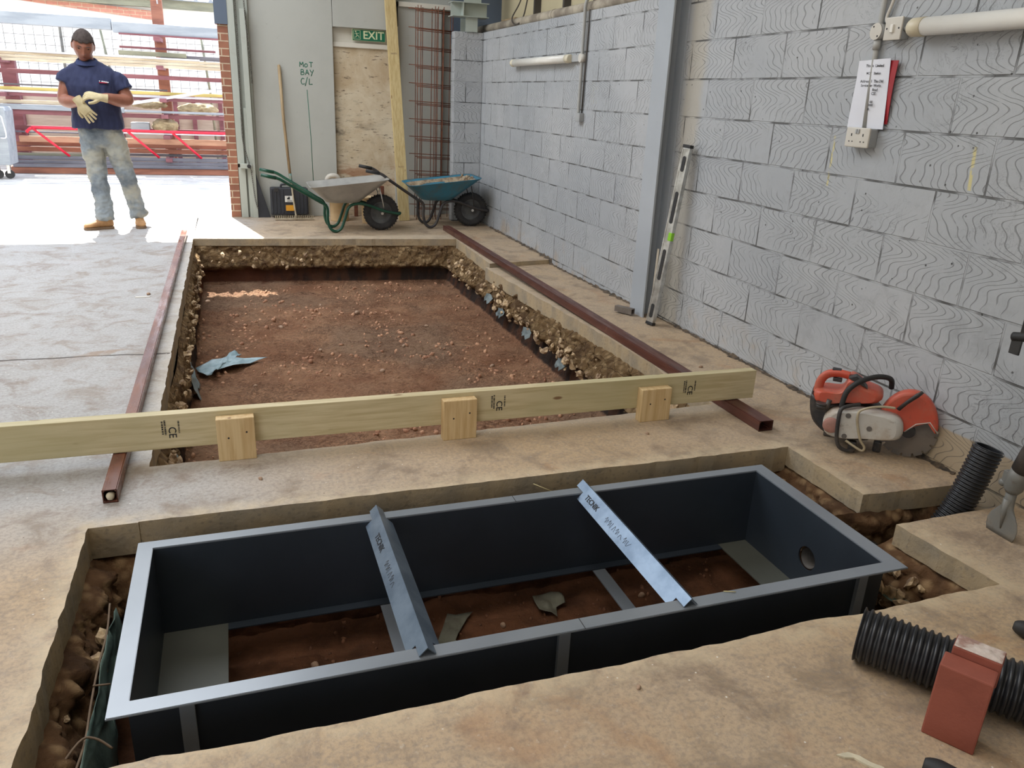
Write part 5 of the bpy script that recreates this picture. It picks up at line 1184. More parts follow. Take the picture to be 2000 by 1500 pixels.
# ================================================================== wheelbarrows
MT['pan_grey'] = simple('galvanised_pan', lin(176, 174, 168), lin(158, 156, 152), 5, 0.4, 0.35, 0.05)
MT['green_tube'] = simple('dark_green_tube', lin(22, 78, 58), lin(18, 66, 50), 8, 0.35)
MT['pan_blue'] = dusty('scuffed_blue_pan', lin(52, 118, 142), lin(84, 92, 88), 0.6, 0.5)
MT['black_tube'] = simple('black_tube', lin(48, 46, 48), lin(66, 60, 56), 10, 0.5)
MT['tyre'] = simple('tyre', lin(36, 36, 38), lin(52, 50, 50), 12, 0.75, 0, 0.2)
MT['hub'] = simple('grey_wheel_disc', lin(88, 90, 90), lin(66, 66, 68), 8, 0.5)
MT['dry_mortar'] = simple('dry_mortar', lin(172, 154, 128), lin(120, 100, 78), 18, 0.9, 0, 0.5)
def barrow(loc, rz, label, pan_m, tube_m, dirty):
    t = empty('wheelbarrow', loc, label, 'wheelbarrow', None, rz)
    # local x runs from the handles to the wheel, y across
    def sec(z, x0, x1, hw, lift, n=6):
        """rounded rectangle ring of the pan; front edge lifted"""
        P_ = []
        L_ = (x1-x0)/2; cxx = (x0+x1)/2; r_ = min(0.10, hw*0.6)
        for qx, qy, a0 in ((1, 1, 0), (-1, 1, 90), (-1, -1, 180), (1, -1, 270)):
            for k in range(n):
                a_ = R(a0+90*k/(n-1)); x = cxx+qx*(L_-r_)+r_*math.cos(a_); y = qy*(hw-r_)+r_*math.sin(a_)
                P_.append(Vector((x, y, z+lift*max(0, (x-x0)/(x1-x0)))))
        return P_
    rings_ = [sec(0.310, 0.39, 0.69, 0.15, 0.0), sec(0.314, 0.375, 0.72, 0.165, 0.0), sec(0.36, 0.33, 0.80, 0.20, 0.02), sec(0.46, 0.225, 1.00, 0.29, 0.085), sec(0.474, 0.20, 1.025, 0.305, 0.09), sec(0.482, 0.195, 1.03, 0.31, 0.09), sec(0.478, 0.21, 1.015, 0.297, 0.088), sec(0.372, 0.335, 0.79, 0.195, 0.022), sec(0.322, 0.38, 0.71, 0.16, 0.0)]
    mb = MB(); mb.rings(rings_); pan = mb.build('pan', pan_m, t, local=True)
    if dirty:
        mb = MB(); mb.rings([sec(0.325, 0.39, 0.70, 0.155, 0), sec(0.40, 0.30, 0.86, 0.225, 0.05), sec(0.462, 0.235, 0.985, 0.278, 0.086)], cap=False)
        rng = random.Random(2)
        for k in range(9): stone_bm(mb, (0.86+rng.uniform(-0.03, 0.13), rng.uniform(-0.2, 0.2), 0.54+rng.uniform(0, 0.03)), rng.uniform(0.012, 0.03), k+70, 1)
        mb.build('dried_mortar', 'dry_mortar', pan, local=True)
    for s_ in (-1, 1):
        lf = 0.035 if dirty else 0.0
        path = [(-0.265, s_*0.30, 0.600+lf), (-0.12, s_*0.295, 0.572+lf), (0.0, s_*0.28, 0.505+lf*0.6), (0.27, s_*0.20, 0.345), (0.37, s_*0.17, 0.275), (0.375, s_*0.17, 0.14), (0.40, s_*0.17, 0.05), (0.455, s_*0.17, 0.016), (0.515, s_*0.17, 0.05), (0.56, s_*0.165, 0.16), (0.60, s_*0.155, 0.265), (0.68, s_*0.13, 0.300), (0.80, s_*0.095, 0.285), (1.0, s_*0.085, 0.215), (1.16, s_*0.07, 0.185)]
        mb = MB(); mb.tube(smooth_path(path, 6), 0.0155, 12); mb.build('tube_frame', tube_m, t, local=True)
        mb = MB(); mb.tube([(-0.275, s_*0.30, 0.602+lf), (-0.13, s_*0.295, 0.575+lf)], 0.0185, 12); mb.build('hand_grip', tube_m if not dirty else 'black_rubber', t, local=True)
        mb = MB(); mb.tube([(0.93, s_*0.15, 0.47), (0.975, s_*0.09, 0.30), (0.99, s_*0.075, 0.20)], 0.006, 8); mb.build('brace', 'silver' if not dirty else tube_m, t, local=True)
    mb = MB(); mb.tube([(1.155, -0.072, 0.185), (1.175, 0, 0.185), (1.155, 0.072, 0.185)], 0.0155, 12); mb.build('nose_bar', tube_m, t, local=True)
    Mw = Matrix(((1, 0, 0, 0.965), (0, 0, 1, 0), (0, 1, 0, 0.193), (0, 0, 0, 1)))
    mb = MB(); prof = [(0.118, -0.036), (0.130, -0.040), (0.158, -0.046), (0.176, -0.040), (0.187, -0.024), (0.191, 0.0), (0.187, 0.024), (0.176, 0.040), (0.158, 0.046), (0.130, 0.040), (0.118, 0.036), (0.112, 0.0), (0.118, -0.036)]
    mb.lathe(prof, Mw, 44)
    for k in range(36):
        a_ = 2*PI*k/36
        for s_ in (-1, 1):
            c_ = Mw @ Vector((0.186*math.cos(a_), 0.186*math.sin(a_), s_*0.026)); mb.sphere(c_, 0.009, seg=6)
    wh = mb.build('wheel', 'tyre', t, local=True)
    mb = MB(); mb.lathe([(0.0, -0.022), (0.03, -0.026), (0.05, -0.015), (0.10, -0.02), (0.12, -0.036), (0.122, -0.03), (0.10, -0.012), (0.122, 0.03), (0.12, 0.036), (0.10, 0.02), (0.05, 0.015), (0.03, 0.026), (0.0, 0.022)], Mw, 32); mb.build('wheel_disc', 'hub', wh, local=True)
    mb = MB(); mb.cyl((0.965, -0.095, 0.193), (0.965, 0.095, 0.193), 0.010, 14); mb.cyl((0.965, -0.10, 0.193), (0.965, -0.09, 0.193), 0.016, 6); mb.build('axle', 'silver', wh, local=True)
    return t
barrow((0.555, 8.70, 0), R(-1), 'grey-pan wheelbarrow with green tube frame, in front of the stained board', 'pan_grey', 'green_tube', False)
barrow((1.640, 8.93, 0), R(-1.5), 'blue-pan wheelbarrow with black frame and dried mortar, near the block wall corner', 'pan_blue', 'black_tube', True)

# ================================================================== rake, case, tubs
t = empty('rake', (0.63, 9.5, 0.0), 'wide levelling rake leaning on the grey board with its teeth on the floor', 'rake')
mb = MB(); mb.tube([(0.588, 9.735, 1.655), (0.605, 9.70, 1.1), (0.637, 9.60, 0.50)], [0.017, 0.0165, 0.0155], 14); mb.sphere((0.588, 9.735, 1.655), 0.017); mb.build('handle', 'handle_wood', t)
MT['teal'] = simple('teal_socket', lin(96, 132, 128), lin(120, 120, 100), 12, 0.5)
mb = MB(); mb.tube([(0.637, 9.601, 0.505), (0.645, 9.58, 0.40)], [0.0185, 0.015], 14); mb.build('ferrule', 'teal', t)
MT['rake_metal'] = simple('dusty_rake_metal', lin(178, 166, 142), lin(150, 136, 112), 12, 0.6)
mb = MB(); mb.tube(smooth_path([(0.644, 9.585, 0.42), (0.66, 9.53, 0.18), (0.672, 9.50, 0.06), (0.668, 9.44, 0.028), (0.64, 9.43, 0.022)], 5), 0.010, 10); mb.build('neck', 'rake_metal', t)
mb = MB(); mb.box((0.43, 9.40, 0.012), (0.865, 9.43, 0.022), bev=0.002)
mb.build('rake_bar', 'rake_metal', t)
mb = MB()
for i in range(21): mb.box((0.437+i*0.0208, 9.425, 0.012), (0.447+i*0.0208, 9.432, 0.055))
th_ = mb.build('teeth', 'rake_metal', t)
MT['case_black'] = simple('charcoal_plastic', lin(52, 54, 60), lin(44, 46, 52), 5, 0.5)
t = empty('tool_case', (0.62, 9.66, 0.0), 'charcoal plastic tool case standing behind the rake', 'tool case')
Mk = Matrix.Translation((0, 0, 0)) 
mb = MB(); mb.box((0.405, 9.60, 0.035), (0.83, 9.66, 0.345), bev=0.018, seg=3); mb.box((0.41, 9.665, 0.035), (0.825, 9.735, 0.345), bev=0.018, seg=3); mb.build('shell', 'case_black', t)
for x in (0.42, 0.46, 0.50, 0.54, 0.72, 0.76, 0.80): mb = MB(); mb.box((x, 9.594, 0.06), (x+0.012, 9.602, 0.32), bev=0.003); mb.build('rib', 'case_black', t)
mb = MB(); mb.tube(smooth_path([(0.53, 9.66, 0.34), (0.535, 9.66, 0.372), (0.56, 9.66, 0.378), (0.66, 9.66, 0.378), (0.69, 9.66, 0.372), (0.695, 9.66, 0.34)], 4), 0.012, 10); mb.build('carry_handle', 'case_black', t)
for x in (0.45, 0.74): mb = MB(); mb.box((x, 9.592, 0.30), (x+0.05, 9.602, 0.345), bev=0.003); mb.build('latch', 'black_rubber', t)
MT['label_white'] = simple('white_label', lin(226, 224, 216), None, 4, 0.5); MT['label_amber'] = simple('amber_label', lin(222, 158, 46), lin(210, 146, 40), 4, 0.5)
mb = MB(); mb.box((0.565, 9.590, 0.185), (0.665, 9.594, 0.255)); lb = mb.build('white_label', 'label_white', t)
mb = MB(); mb.box((0.59, 9.588, 0.215), (0.62, 9.590, 0.235)); mb.sphere((0.612, 9.589, 0.240), 0.008, sc=(1, 0.2, 1)); mb.box((0.59, 9.588, 0.195), (0.645, 9.590, 0.200)); mb.build('printed_mark', 'ink', lb)
mb = MB(); mb.box((0.572, 9.590, 0.085), (0.672, 9.594, 0.150)); mb.build('amber_label', 'label_amber', t)
mb = MB(); mb.prism([(0.235, 0.0), (0.40, 0.0), (0.262, 0.50), (0.235, 0.52)], 0.02, Matrix(((1, 0, 0, 0), (0, 0, 1, 9.655), (0, 1, 0, 0), (0, 0, 0, 1))), bev=0.003); tag(mb.build('black_board', 'case_black'), 'black wedge of board leaning between the roller guide and the tool case', 'board')
MT['tub'] = simple('cream_plastic_tub', lin(216, 190, 150), lin(196, 168, 126), 4, 0.6)
def tub(x, y, r_, h_, label, lid):
    mb = MB(); M = Matrix.Translation((x, y, 0)); mb.lathe([(0, 0.0), (r_*0.88, 0.0), (r_*0.92, 0.01), (r_, h_-0.02), (r_*1.04, h_-0.02), (r_*1.04, h_), (r_*0.97, h_), (r_*0.85, 0.03), (0, 0.03)], M, 32)
    o = mb.build('plastic_tub', 'tub'); tag(o, label, 'tub'); return o
tub(1.16, 9.40, 0.115, 0.355, 'cream plastic tub behind the green barrow legs', 0)
tub(1.47, 9.20, 0.085, 0.30, 'cream plastic tub half hidden by the barrow wheel', 0)
mb = MB(); mb.tube(smooth_path([(1.03, 9.60, 0.32), (1.06, 9.58, 0.46), (1.12, 9.57, 0.49), (1.18, 9.58, 0.46), (1.20, 9.60, 0.32)], 4), 0.03, 12); tag(mb.build('cloth_roll', 'pvc'), 'white rolled bundle standing behind the grey barrow pan', 'bundle')
mb = MB(); mb.box((1.40, 9.72, 0.34), (1.72, 9.76, 0.36)); mb.box((1.38, 9.70, 0.0), (1.42, 9.76, 0.36)); mb.box((1.70, 9.70, 0.0), (1.74, 9.76, 0.36)); tag(mb.build('low_trestle', 'rebar'), 'low rusty bracket against the stained board behind the barrow handles', 'bracket')
# ================================================================== the yard: steel rack, trolley, fence, far building
def rustc(name, c1, c2): return simple(name, lin(*c1), lin(*c2), 3, 0.7, 0, 0.1, 30, stretch=(0.5, 3, 3))
MT['maroon'] = rustc('maroon_primed_steel', (138, 88, 96), (112, 68, 74)); MT['rust'] = rustc('red_brown_steel', (158, 104, 84), (126, 80, 66))
MT['greyblue'] = rustc('grey_blue_steel', (160, 166, 174), (140, 147, 156)); MT['cream_steel'] = rustc('cream_lengths', (206, 192, 170), (172, 156, 134))
MT['slate'] = rustc('slate_steel', (112, 112, 122), (92, 92, 102)); MT['olive'] = rustc('olive_steel', (142, 142, 122), (118, 118, 102))
MT['tan_tube'] = rustc('tan_tube', (190, 146, 118), (166, 122, 98)); MT['yellowish'] = rustc('ochre_timber', (204, 184, 110), (184, 164, 96))
MT['palebar'] = rustc('pale_bar', (216, 214, 218), (190, 188, 196)); MT['oldboard'] = rustc('weathered_board', (196, 184, 168), (176, 160, 146))
MT['hotred'] = simple('bright_red_tube', lin(226, 40, 66), lin(206, 34, 58), 5, 0.4)
rk = empty('steel_rack', (-1.0, 15.1, 0.0), 'brown steel cantilever rack holding stacked lengths in the yard', 'rack')
for x, w_, zt in ((-3.20, 0.20, 1.80), (-0.95, 0.17, 4.4)):
    mb = MB(); mb.box((x-w_/2, 15.12, 0), (x+w_/2, 15.26, zt), bev=0.004); mb.build('upright', 'rust' if x > -2 else 'maroon', rk)
for x in (-3.20, -0.95):
    for z_ in (0.26, 0.62, 0.94, 1.19, 1.68, 2.10): 
        if x < -2 and z_ > 1.7: continue
        mb = MB(); mb.box((x-0.05, 14.42, z_-0.06), (x+0.05, 15.12, z_), bev=0.004); mb.build('arm', 'maroon', rk)
mb = MB(); mb.tube([(-0.95, 15.11, 4.4), (-0.96, 15.11, 3.4), (-0.93, 15.11, 2.62)], 0.012, 8); mb.build('peeling_strip', 'palebar', rk)
# every length is a thing of its own: (z0, z1, x0, x1, y, material, label)
G_ = 'steel lengths stacked on the yard rack'
bars = [
 (2.165, 2.330, -5.5, -1.60, 14.62, 'greyblue', 'deep grey galvanised beam at the top of the rack, left piece'),
 (2.130, 2.285, -1.58, 0.8, 14.60, 'greyblue', 'deep grey galvanised beam at the top of the rack, right piece'),
 (2.105, 2.132, -1.50, 0.8, 14.57, 'maroon', 'thin red angle bolted under the grey top beam'),
 (1.925, 1.96, -1.55, -0.1, 14.95, 'maroon', 'thin dark red rail just below the grey top beam'),
 (1.815, 1.885, -1.55, -0.55, 14.72, 'olive', 'olive length lying on the cream bundle, tapering to the right'),
 (1.79, 1.855, -0.95, 0.6, 14.78, 'slate', 'dark slate length on the cream bundle, right of the brown upright'),
 (1.775, 1.80, -5.5, -0.35, 14.58, 'palebar', 'thin pale strip along the top of the cream bundle'),
 (1.735, 1.775, -5.5, 0.8, 14.62, 'cream_steel', 'upper cream length of the bundle above head height'),
 (1.690, 1.732, -5.5, 0.8, 14.60, 'cream_steel', 'middle cream length of the bundle above head height'),
 (1.645, 1.688, -5.5, 0.8, 14.58, 'cream_steel', 'lowest cream length of the bundle above head height'),
 (1.47, 1.535, -5.5, 0.8, 14.72, 'maroon', 'maroon rail crossing the bright mesh at chest height of the man'),
 (1.295, 1.32, -5.5, -0.9, 14.90, 'slate', 'thin dark bar above the yellowish timber'),
 (1.225, 1.275, -5.5, -1.9, 14.66, 'yellowish', 'yellowish timber length left of the man'),
 (1.235, 1.285, -1.55, 0.6, 14.70, 'yellowish', 'yellow ochre timber length right of the man'),
 (1.195, 1.225, -5.5, 0.6, 14.58, 'palebar', 'thin white bar under the yellow timber'),
 (1.145, 1.190, -5.5, 0.6, 14.60, 'maroon', 'maroon angle under the thin white bar'),
 (1.03, 1.085, -5.5, -2.0, 14.66, 'cream_steel', 'pale wide length level with the man’s elbow, left side'),
 (0.945, 1.025, -5.5, -1.55, 14.58, 'greyblue', 'blue grey channel level with the man’s elbow, left side'),
 (0.960, 0.995, -1.55, 0.7, 14.56, 'greyblue', 'slim blue grey channel right of the man, above the maroon beam'),
 (0.875, 0.942, -5.5, 0.7, 14.62, 'maroon', 'maroon beam running the full width below the blue grey channel'),
 (0.600, 0.622, -3.2, -2.0, 14.70, 'slate', 'thin dark length above the red frame, left of the man'),
 (0.628, 0.645, -1.6, 0.7, 14.56, 'palebar', 'thin white length above the red frame, right of the man'),
 (0.465, 0.555, -3.1, 0.7, 14.62, 'tan_tube', 'tan round-edged tube behind the red frame'),
 (0.395, 0.455, -3.2, 0.7, 14.80, 'rust', 'red brown beam below the tan tube'),
 (0.315, 0.385, -3.2, 0.7, 14.74, 'rust', 'second red brown beam below the tan tube'),
 (0.645, 0.700, -3.2, 0.7, 14.86, 'maroon', 'dark maroon angle on the middle arms behind the red barrier'),
 (0.265, 0.305, -2.2, 0.7, 14.78, 'slate', 'dark low channel behind the red struts'),
 (0.245, 0.300, -3.2, -2.25, 14.60, 'olive', 'short pale grey channel at low level left of the man'),
 (0.205, 0.262, -3.2, 0.8, 14.50, 'slate', 'upper slate length of the lowest stack'),
 (0.150, 0.200, -3.2, 0.8, 14.46, 'slate', 'middle blue grey length of the lowest stack'),
 (0.098, 0.148, -3.2, 0.8, 14.42, 'slate', 'lower slate length of the lowest stack'),
]
proto_b = {}
for z0, z1, x0, x1, y, m_, lab in bars:
    mb = MB(); mb.box((x0, y, z0), (x1, y+max(0.05, (z1-z0)*0.9), z1), bev=min(0.006, (z1-z0)*0.2))
    tag(mb.build('steel_length', m_), lab.replace('’', "'"), 'steel length', G_)
for x0, x1, m_, lab in ((-3.3, -1.6, 'rust', 'thick brown sleeper under the lowest stack, left'), (-1.55, 0.9, 'rust', 'thick brown sleeper under the lowest stack, right')):
    mb = MB(); mb.box((x0, 14.45, 0.0), (x1, 14.7, 0.095), bev=0.006); tag(mb.build('sleeper', m_), lab, 'timber')
mb = MB(); mb.box((0, -0.02, 0), (1.30, 0.02, 0.045), frame_mat((-1.41, 14.52, 1.075), (1, 0, 0.195), (0, 1, 0)), bev=0.003)
tag(mb.build('white_channel', 'palebar'), 'white channel lying aslant across the rack right of the man', 'steel length')
# red tubular frame leaning on the rack
t = empty('tubular_barrier', (-1.4, 14.3, 0.27), 'bright red tubular frame with slanting struts leaning on the rack', 'barrier')
mb = MB(); mb.tube(smooth_path([(-2.92, 14.30, 0.625), (-2.84, 14.30, 0.695), (-2.7, 14.30, 0.70), (-1.5, 14.30, 0.69), (0.0, 14.30, 0.685), (0.5, 14.3, 0.685)], 4), 0.022, 10); mb.build('top_rail', 'hotred', t)
for x in (-2.83, -1.52, -0.87, -0.05): mb = MB(); mb.tube([(x, 14.29, 0.69), (x+0.42, 14.50, 0.268)], 0.019, 10); mb.build('strut', 'hotred', t)
# boards and gaps behind the rack
t = empty('board_screen', (-2.0, 15.9, 0.0), 'weathered pinkish board screen behind the yard rack, with maroon posts', 'screen')
mb = MB(); mb.box((-6.0, 15.9, 0.0), (2.0, 15.94, 1.22)); mb.build('boards', 'oldboard', t)
for x in (-4.2, -3.25, -2.35, -1.75, -0.85, -0.55, -0.1): mb = MB(); mb.box((x-0.035, 15.84, 0.0), (x+0.035, 15.90, 1.22)); mb.build('post', 'maroon', t)
# crumpled sacks on the rack
MT['sack'] = simple('ochre_sack', lin(186, 172, 140), lin(150, 134, 104), 8, 0.8, 0, 0.8, 14)
for i, (x, y, z_, sx, sz, lab) in enumerate([(-0.45, 14.85, 1.03, 0.32, 0.09, 'crumpled ochre sheeting under the slanting white channel'), (-1.2, 14.9, 1.08, 0.28, 0.06, 'crumpled pale sheeting beside the man on the upper arm'), (-0.98, 14.85, 0.76, 0.20, 0.11, 'ochre sack hanging in the gap right of the man')]):
    mb = MB(); b = bmesh.new(); bmesh.ops.create_icosphere(b, subdivisions=4, radius=1)
    for v in b.verts: v.co = Vector((x+v.co.x*sx, y+v.co.y*0.14, z_+v.co.z*sz))*1.0 + v.co.normalized()*0.03*noise.fractal(v.co*3+Vector((i*5, 0, 0)), 1, 2, 3)
    for f in b.faces: f.smooth = True
    mb.merge(b); tag(mb.build('sheeting', 'sack'), lab, 'sheeting')
mb = MB(); mb.box((-1.50, 14.75, 0.655), (-1.22, 14.98, 0.80), bev=0.02); tag(mb.build('pale_drum', 'greyblue'), 'pale blue grey box in the gap just right of the man', 'box')
# wheeled steel bin at the far left
t = empty('wheeled_bin', (-3.35, 13.6, 0.0), 'grey wheeled steel bin with bar handles at the left edge of the yard', 'bin')
mb = MB(); mb.prism([(-0.7, 0.20), (-0.035, 0.20), (0.0, 0.95), (-0.02, 1.0), (-0.7, 1.0)], 0.5, Matrix(((1, 0, 0, -3.0), (0, 0, 1, 13.55), (0, 1, 0, 0), (0, 0, 0, 1))), bev=0.01); mb.build('bin_body', 'greyblue', t)
for x in (-3.05, -3.17):
    mb = MB(); mb.tube(smooth_path([(x-0.10, 13.53, 0.90), (x, 13.50, 0.885), (x+0.02, 13.49, 0.80), (x+0.03, 13.50, 0.60), (x-0.05, 13.53, 0.58)], 4), 0.010, 8); mb.build('bar_handle', 'palebar', t)
for x in (-3.08, -3.22):
    mb = MB(); mb.cyl((x, 13.60, 0.065), (x, 13.64, 0.065), 0.062, 18); c_ = mb.build('castor', 'tyre', t)
    mb = MB(); mb.box((x-0.02, 13.585, 0.08), (x+0.02, 13.655, 0.20)); mb.build('castor_fork', 'silver', c_)
# mesh fence
t = empty('mesh_fence', (-1.5, 16.4, 0.0), 'fine wire mesh fence behind the yard rack', 'fence')
MT['fence_wire'] = simple('fence_wire', lin(120, 116, 108), None, 4, 0.5, 0.3)
mb = MB()
for i in range(60): mb.tube([(-6+i*0.15, 16.4, 0), (-6+i*0.15, 16.4, 2.35)], 0.0055, 4)
for i in range(16): mb.tube([(-6, 16.405, i*0.15), (3, 16.405, i*0.15)], 0.0055, 4)
mb.build('wire_panel', 'fence_wire', t)
for x in (-5.2, -2.6, 0.1): mb = MB(); mb.cyl((x, 16.44, 0), (x, 16.44, 2.35), 0.025, 10); mb.build('post', 'fence_wire', t)
for x, y_, a_ in ((-1.72, 15.4, 0.13), (-0.22, 15.3, 0.10)):
    mb = MB(); mb.tube([(x+0.03, y_, 0.0), (x-0.02, y_, 1.3), (x-a_, y_, 2.2)], 0.02, 8); tag(mb.build('leaning_post', 'olive'), ['slanting olive prop behind the man’s head', 'slanting olive prop at the right end of the rack'][0 if x < -1 else 1].replace('’', "'"), 'post')
# far building: white wall, brick gable strip, green grey fascia, corrugated roof edge
t = empty('far_building', (-2, 20.2, 0.0), 'white far building with corrugated roof edge, fascia and a strip of red brick', 'building')
MT['white_wall'] = simple('white_rendered_wall', lin(244, 243, 240), lin(236, 236, 234), 2, 0.8)
mb = MB(); mb.box((-9, 20.2, 0.0), (4, 20.5, 2.95)); mb.build('wall', 'white_wall', t)
mb = MB(); mb.prism([(-9, 3.0), (-9, 2.93), (-3.85, 2.90), (-1.16, 2.68), (-1.16, 2.86), (-3.0, 2.96), (-5, 3.0)], 0.05, Matrix(((1, 0, 0, 0), (0, 0, 1, 20.12), (0, 1, 0, 0), (0, 0, 0, 1)))); mb.build('brick_strip', 'brickwork2', t)
mb = MB(); mb.box((-9, 20.0, 2.94), (4, 20.2, 3.10)); mb.build('fascia', 'olive', t)
mb = MB()
mb.prism([(x_, z_) for k in range(44) for x_, z_ in ((-9+k*0.3, 0.0), (-9+k*0.3+0.10, 0.0), (-9+k*0.3+0.13, 0.05), (-9+k*0.3+0.17, 0.05), (-9+k*0.3+0.20, 0.0))]+[(4.2, 0.0), (4.2, -0.01), (-9, -0.01)], 2.0, Matrix(((1, 0, 0, 0), (0, 0, 1, 19.9), (0, 1, 0, 3.11), (0, 0, 0, 1)))); mb.build('roof_sheet', 'greyblue', t)
# ================================================================== the man pulling on his work gloves
def voxelize(mb, vox=0.008, it=4, fac=0.5, fn=None):
    me = bpy.data.meshes.new('v'); bmesh.ops.recalc_face_normals(mb.bm, faces=mb.bm.faces[:]); mb.bm.to_mesh(me); mb.bm.free()
    ob = bpy.data.objects.new('v', me); col.objects.link(ob)
    m1 = ob.modifiers.new('r', 'REMESH'); m1.mode = 'VOXEL'; m1.voxel_size = vox
    m2 = ob.modifiers.new('s', 'SMOOTH'); m2.iterations = it; m2.factor = fac
    dg = bpy.context.evaluated_depsgraph_get(); me2 = bpy.data.meshes.new_from_object(ob.evaluated_get(dg))
    out_ = MB(); b = bmesh.new(); b.from_mesh(me2)
    if fn:
        b.normal_update()
        for v in b.verts: v.co = fn(v.co.copy(), v.normal.copy())
    for f in b.faces: f.smooth = True
    out_.bm.free(); out_.bm = b
    bpy.data.objects.remove(ob); bpy.data.meshes.remove(me); bpy.data.meshes.remove(me2)
    return out_
def ellring(cx, cy, z, rx, ry, n=28, tx=0.0, ty=0.0, p=2.3):
    o = []
    for k in range(n):
        a_ = 2*PI*k/n; c, s_ = math.cos(a_), math.sin(a_)
        c = math.copysign(abs(c)**(2/p), c); s_ = math.copysign(abs(s_)**(2/p), s_)
        o.append(Vector((cx+rx*c, cy+ry*s_, z+tx*rx*c+ty*ry*s_)))
    return o
MT['skin'] = simple('skin', lin(150, 98, 78), lin(136, 86, 68), 8, 0.5, 0, 0.08, 60)
MT['shirt'] = simple('navy_polo', lin(44, 50, 82), lin(36, 42, 72), 8, 0.85, 0, 0.15, 200)
MT['jeans'] = Mat('faded_dusty_jeans', 0.85).m
def jeansmat():
    m = Mat('faded_dusty_jeans', 0.85)
    c = m.mix(m.noise(5, 5, 0.6).step(0.38, 0.66), lin(138, 146, 150), lin(96, 106, 116))
    c = m.mix(m.noise(3.2, 4).step(0.46, 0.62)*0.7, c, lin(176, 172, 154))
    m.color(c); m.bump(m.noise(40, 4), 0.2, 0.003); return m.m
MT['jeans'] = jeansmat()
MT['glove'] = simple('cream_work_glove', lin(200, 186, 148), lin(182, 166, 128), 10, 0.85, 0, 0.3, 120)
MT['glove_glow'] = simple('orange_backlit_glow', lin(206, 120, 84), lin(190, 104, 70), 10, 0.6)  # orange glow of backlit fingers as a flat colour, unused
MT['boot'] = simple('tan_work_boot', lin(176, 134, 88), lin(150, 110, 70), 12, 0.7, 0, 0.2)
MT['sole'] = simple('boot_sole', lin(120, 96, 72), None, 12, 0.8)
MT['hair'] = simple('short_dark_hair', lin(58, 48, 44), lin(72, 62, 58), 40, 0.9, 0, 0.6, 160)
MT['lip'] = simple('lip', lin(140, 84, 74), None, 12, 0.5)
man = empty('person', (-1.20, 9.0, 0.0), 'man in navy polo and faded jeans pulling on cream gloves in the open bay', 'person')
SHR, SHL = (-1.415, 9.0, 1.445), (-0.992, 9.0, 1.450)
ELR, ELL = (-1.468, 8.965, 1.235), (-0.912, 8.965, 1.25)
WRR, WRL = (-1.300, 8.745, 1.212), (-1.115, 8.745, 1.268)
HIPR, HIPL = (-1.285, 9.02, 0.90), (-1.095, 9.02, 0.90)
KNR, KNL = (-1.262, 8.975, 0.495), (-1.005, 8.985, 0.525)
ANR, ANL = (-1.245, 8.955, 0.095), (-0.945, 9.10, 0.105)
mb = MB()
# head, built upright and then tipped forward on the neck
Mh_ = Matrix.Translation((-1.236, 8.93, 1.722)) @ Matrix.Scale(1.13, 4) @ Matrix.Rotation(R(8), 4, 'Z') @ Matrix.Rotation(R(24), 4, 'X') @ Matrix.Rotation(R(5), 4, 'Y')
b = bmesh.new(); bmesh.ops.create_icosphere(b, subdivisions=5, radius=1)
def headf(n):
    x, y, z = n.x*0.080, n.y*0.099, n.z*0.128
    if z < 0:
        k = min(1, -z/0.128); x *= 1-0.34*k**1.5; 
        if y > 0: y *= 1-0.55*k
        else: y *= 1-0.12*k; y -= 0.010*k
    f = max(0, -n.y)
    if f > 0:
        y -= 0.006*math.exp(-((z+0.108)/0.020)**2)*math.exp(-(x/0.03)**2)             # chin
        y -= 0.007*math.exp(-((z-0.030)/0.012)**2)*math.exp(-(x/0.055)**2)            # brow
        for s_ in (-1, 1): y += 0.010*math.exp(-((z-0.006)/0.013)**2)*math.exp(-((x-s_*0.032)/0.016)**2)   # eye sockets
        y -= 0.024*math.exp(-((z+0.034)/0.013)**2)*math.exp(-(x/0.013)**2)            # nose tip
        y -= 0.013*math.exp(-((z+0.010)/0.024)**2)*math.exp(-(x/0.009)**2)            # nose bridge
        y -= 0.006*math.exp(-((z+0.068)/0.010)**2)*math.exp(-(x/0.026)**2)            # lips
        for s_ in (-1, 1): y -= 0.004*math.exp(-((z+0.02)/0.02)**2)*math.exp(-((x-s_*0.045)/0.018)**2)     # cheeks
    return Vector((x, y, z))
for v in b.verts: v.co = Mh_ @ headf(v.co.copy())
mb.merge(b)
for s_ in (-1, 1):
    mb.sphere((0, 0, 0), 1, M=Mh_ @ Matrix.Translation((s_*0.082, 0.012, -0.008)) @ Matrix.Rotation(R(s_*-18), 4, 'Z') @ Matrix.Diagonal((0.010, 0.020, 0.033, 1)), seg=14)
mb.tube([(-1.225, 9.03, 1.46), (-1.230, 9.01, 1.56), (-1.236, 8.965, 1.68)], [(0.075, 0.07), (0.063, 0.062), (0.060, 0.062)], 20)
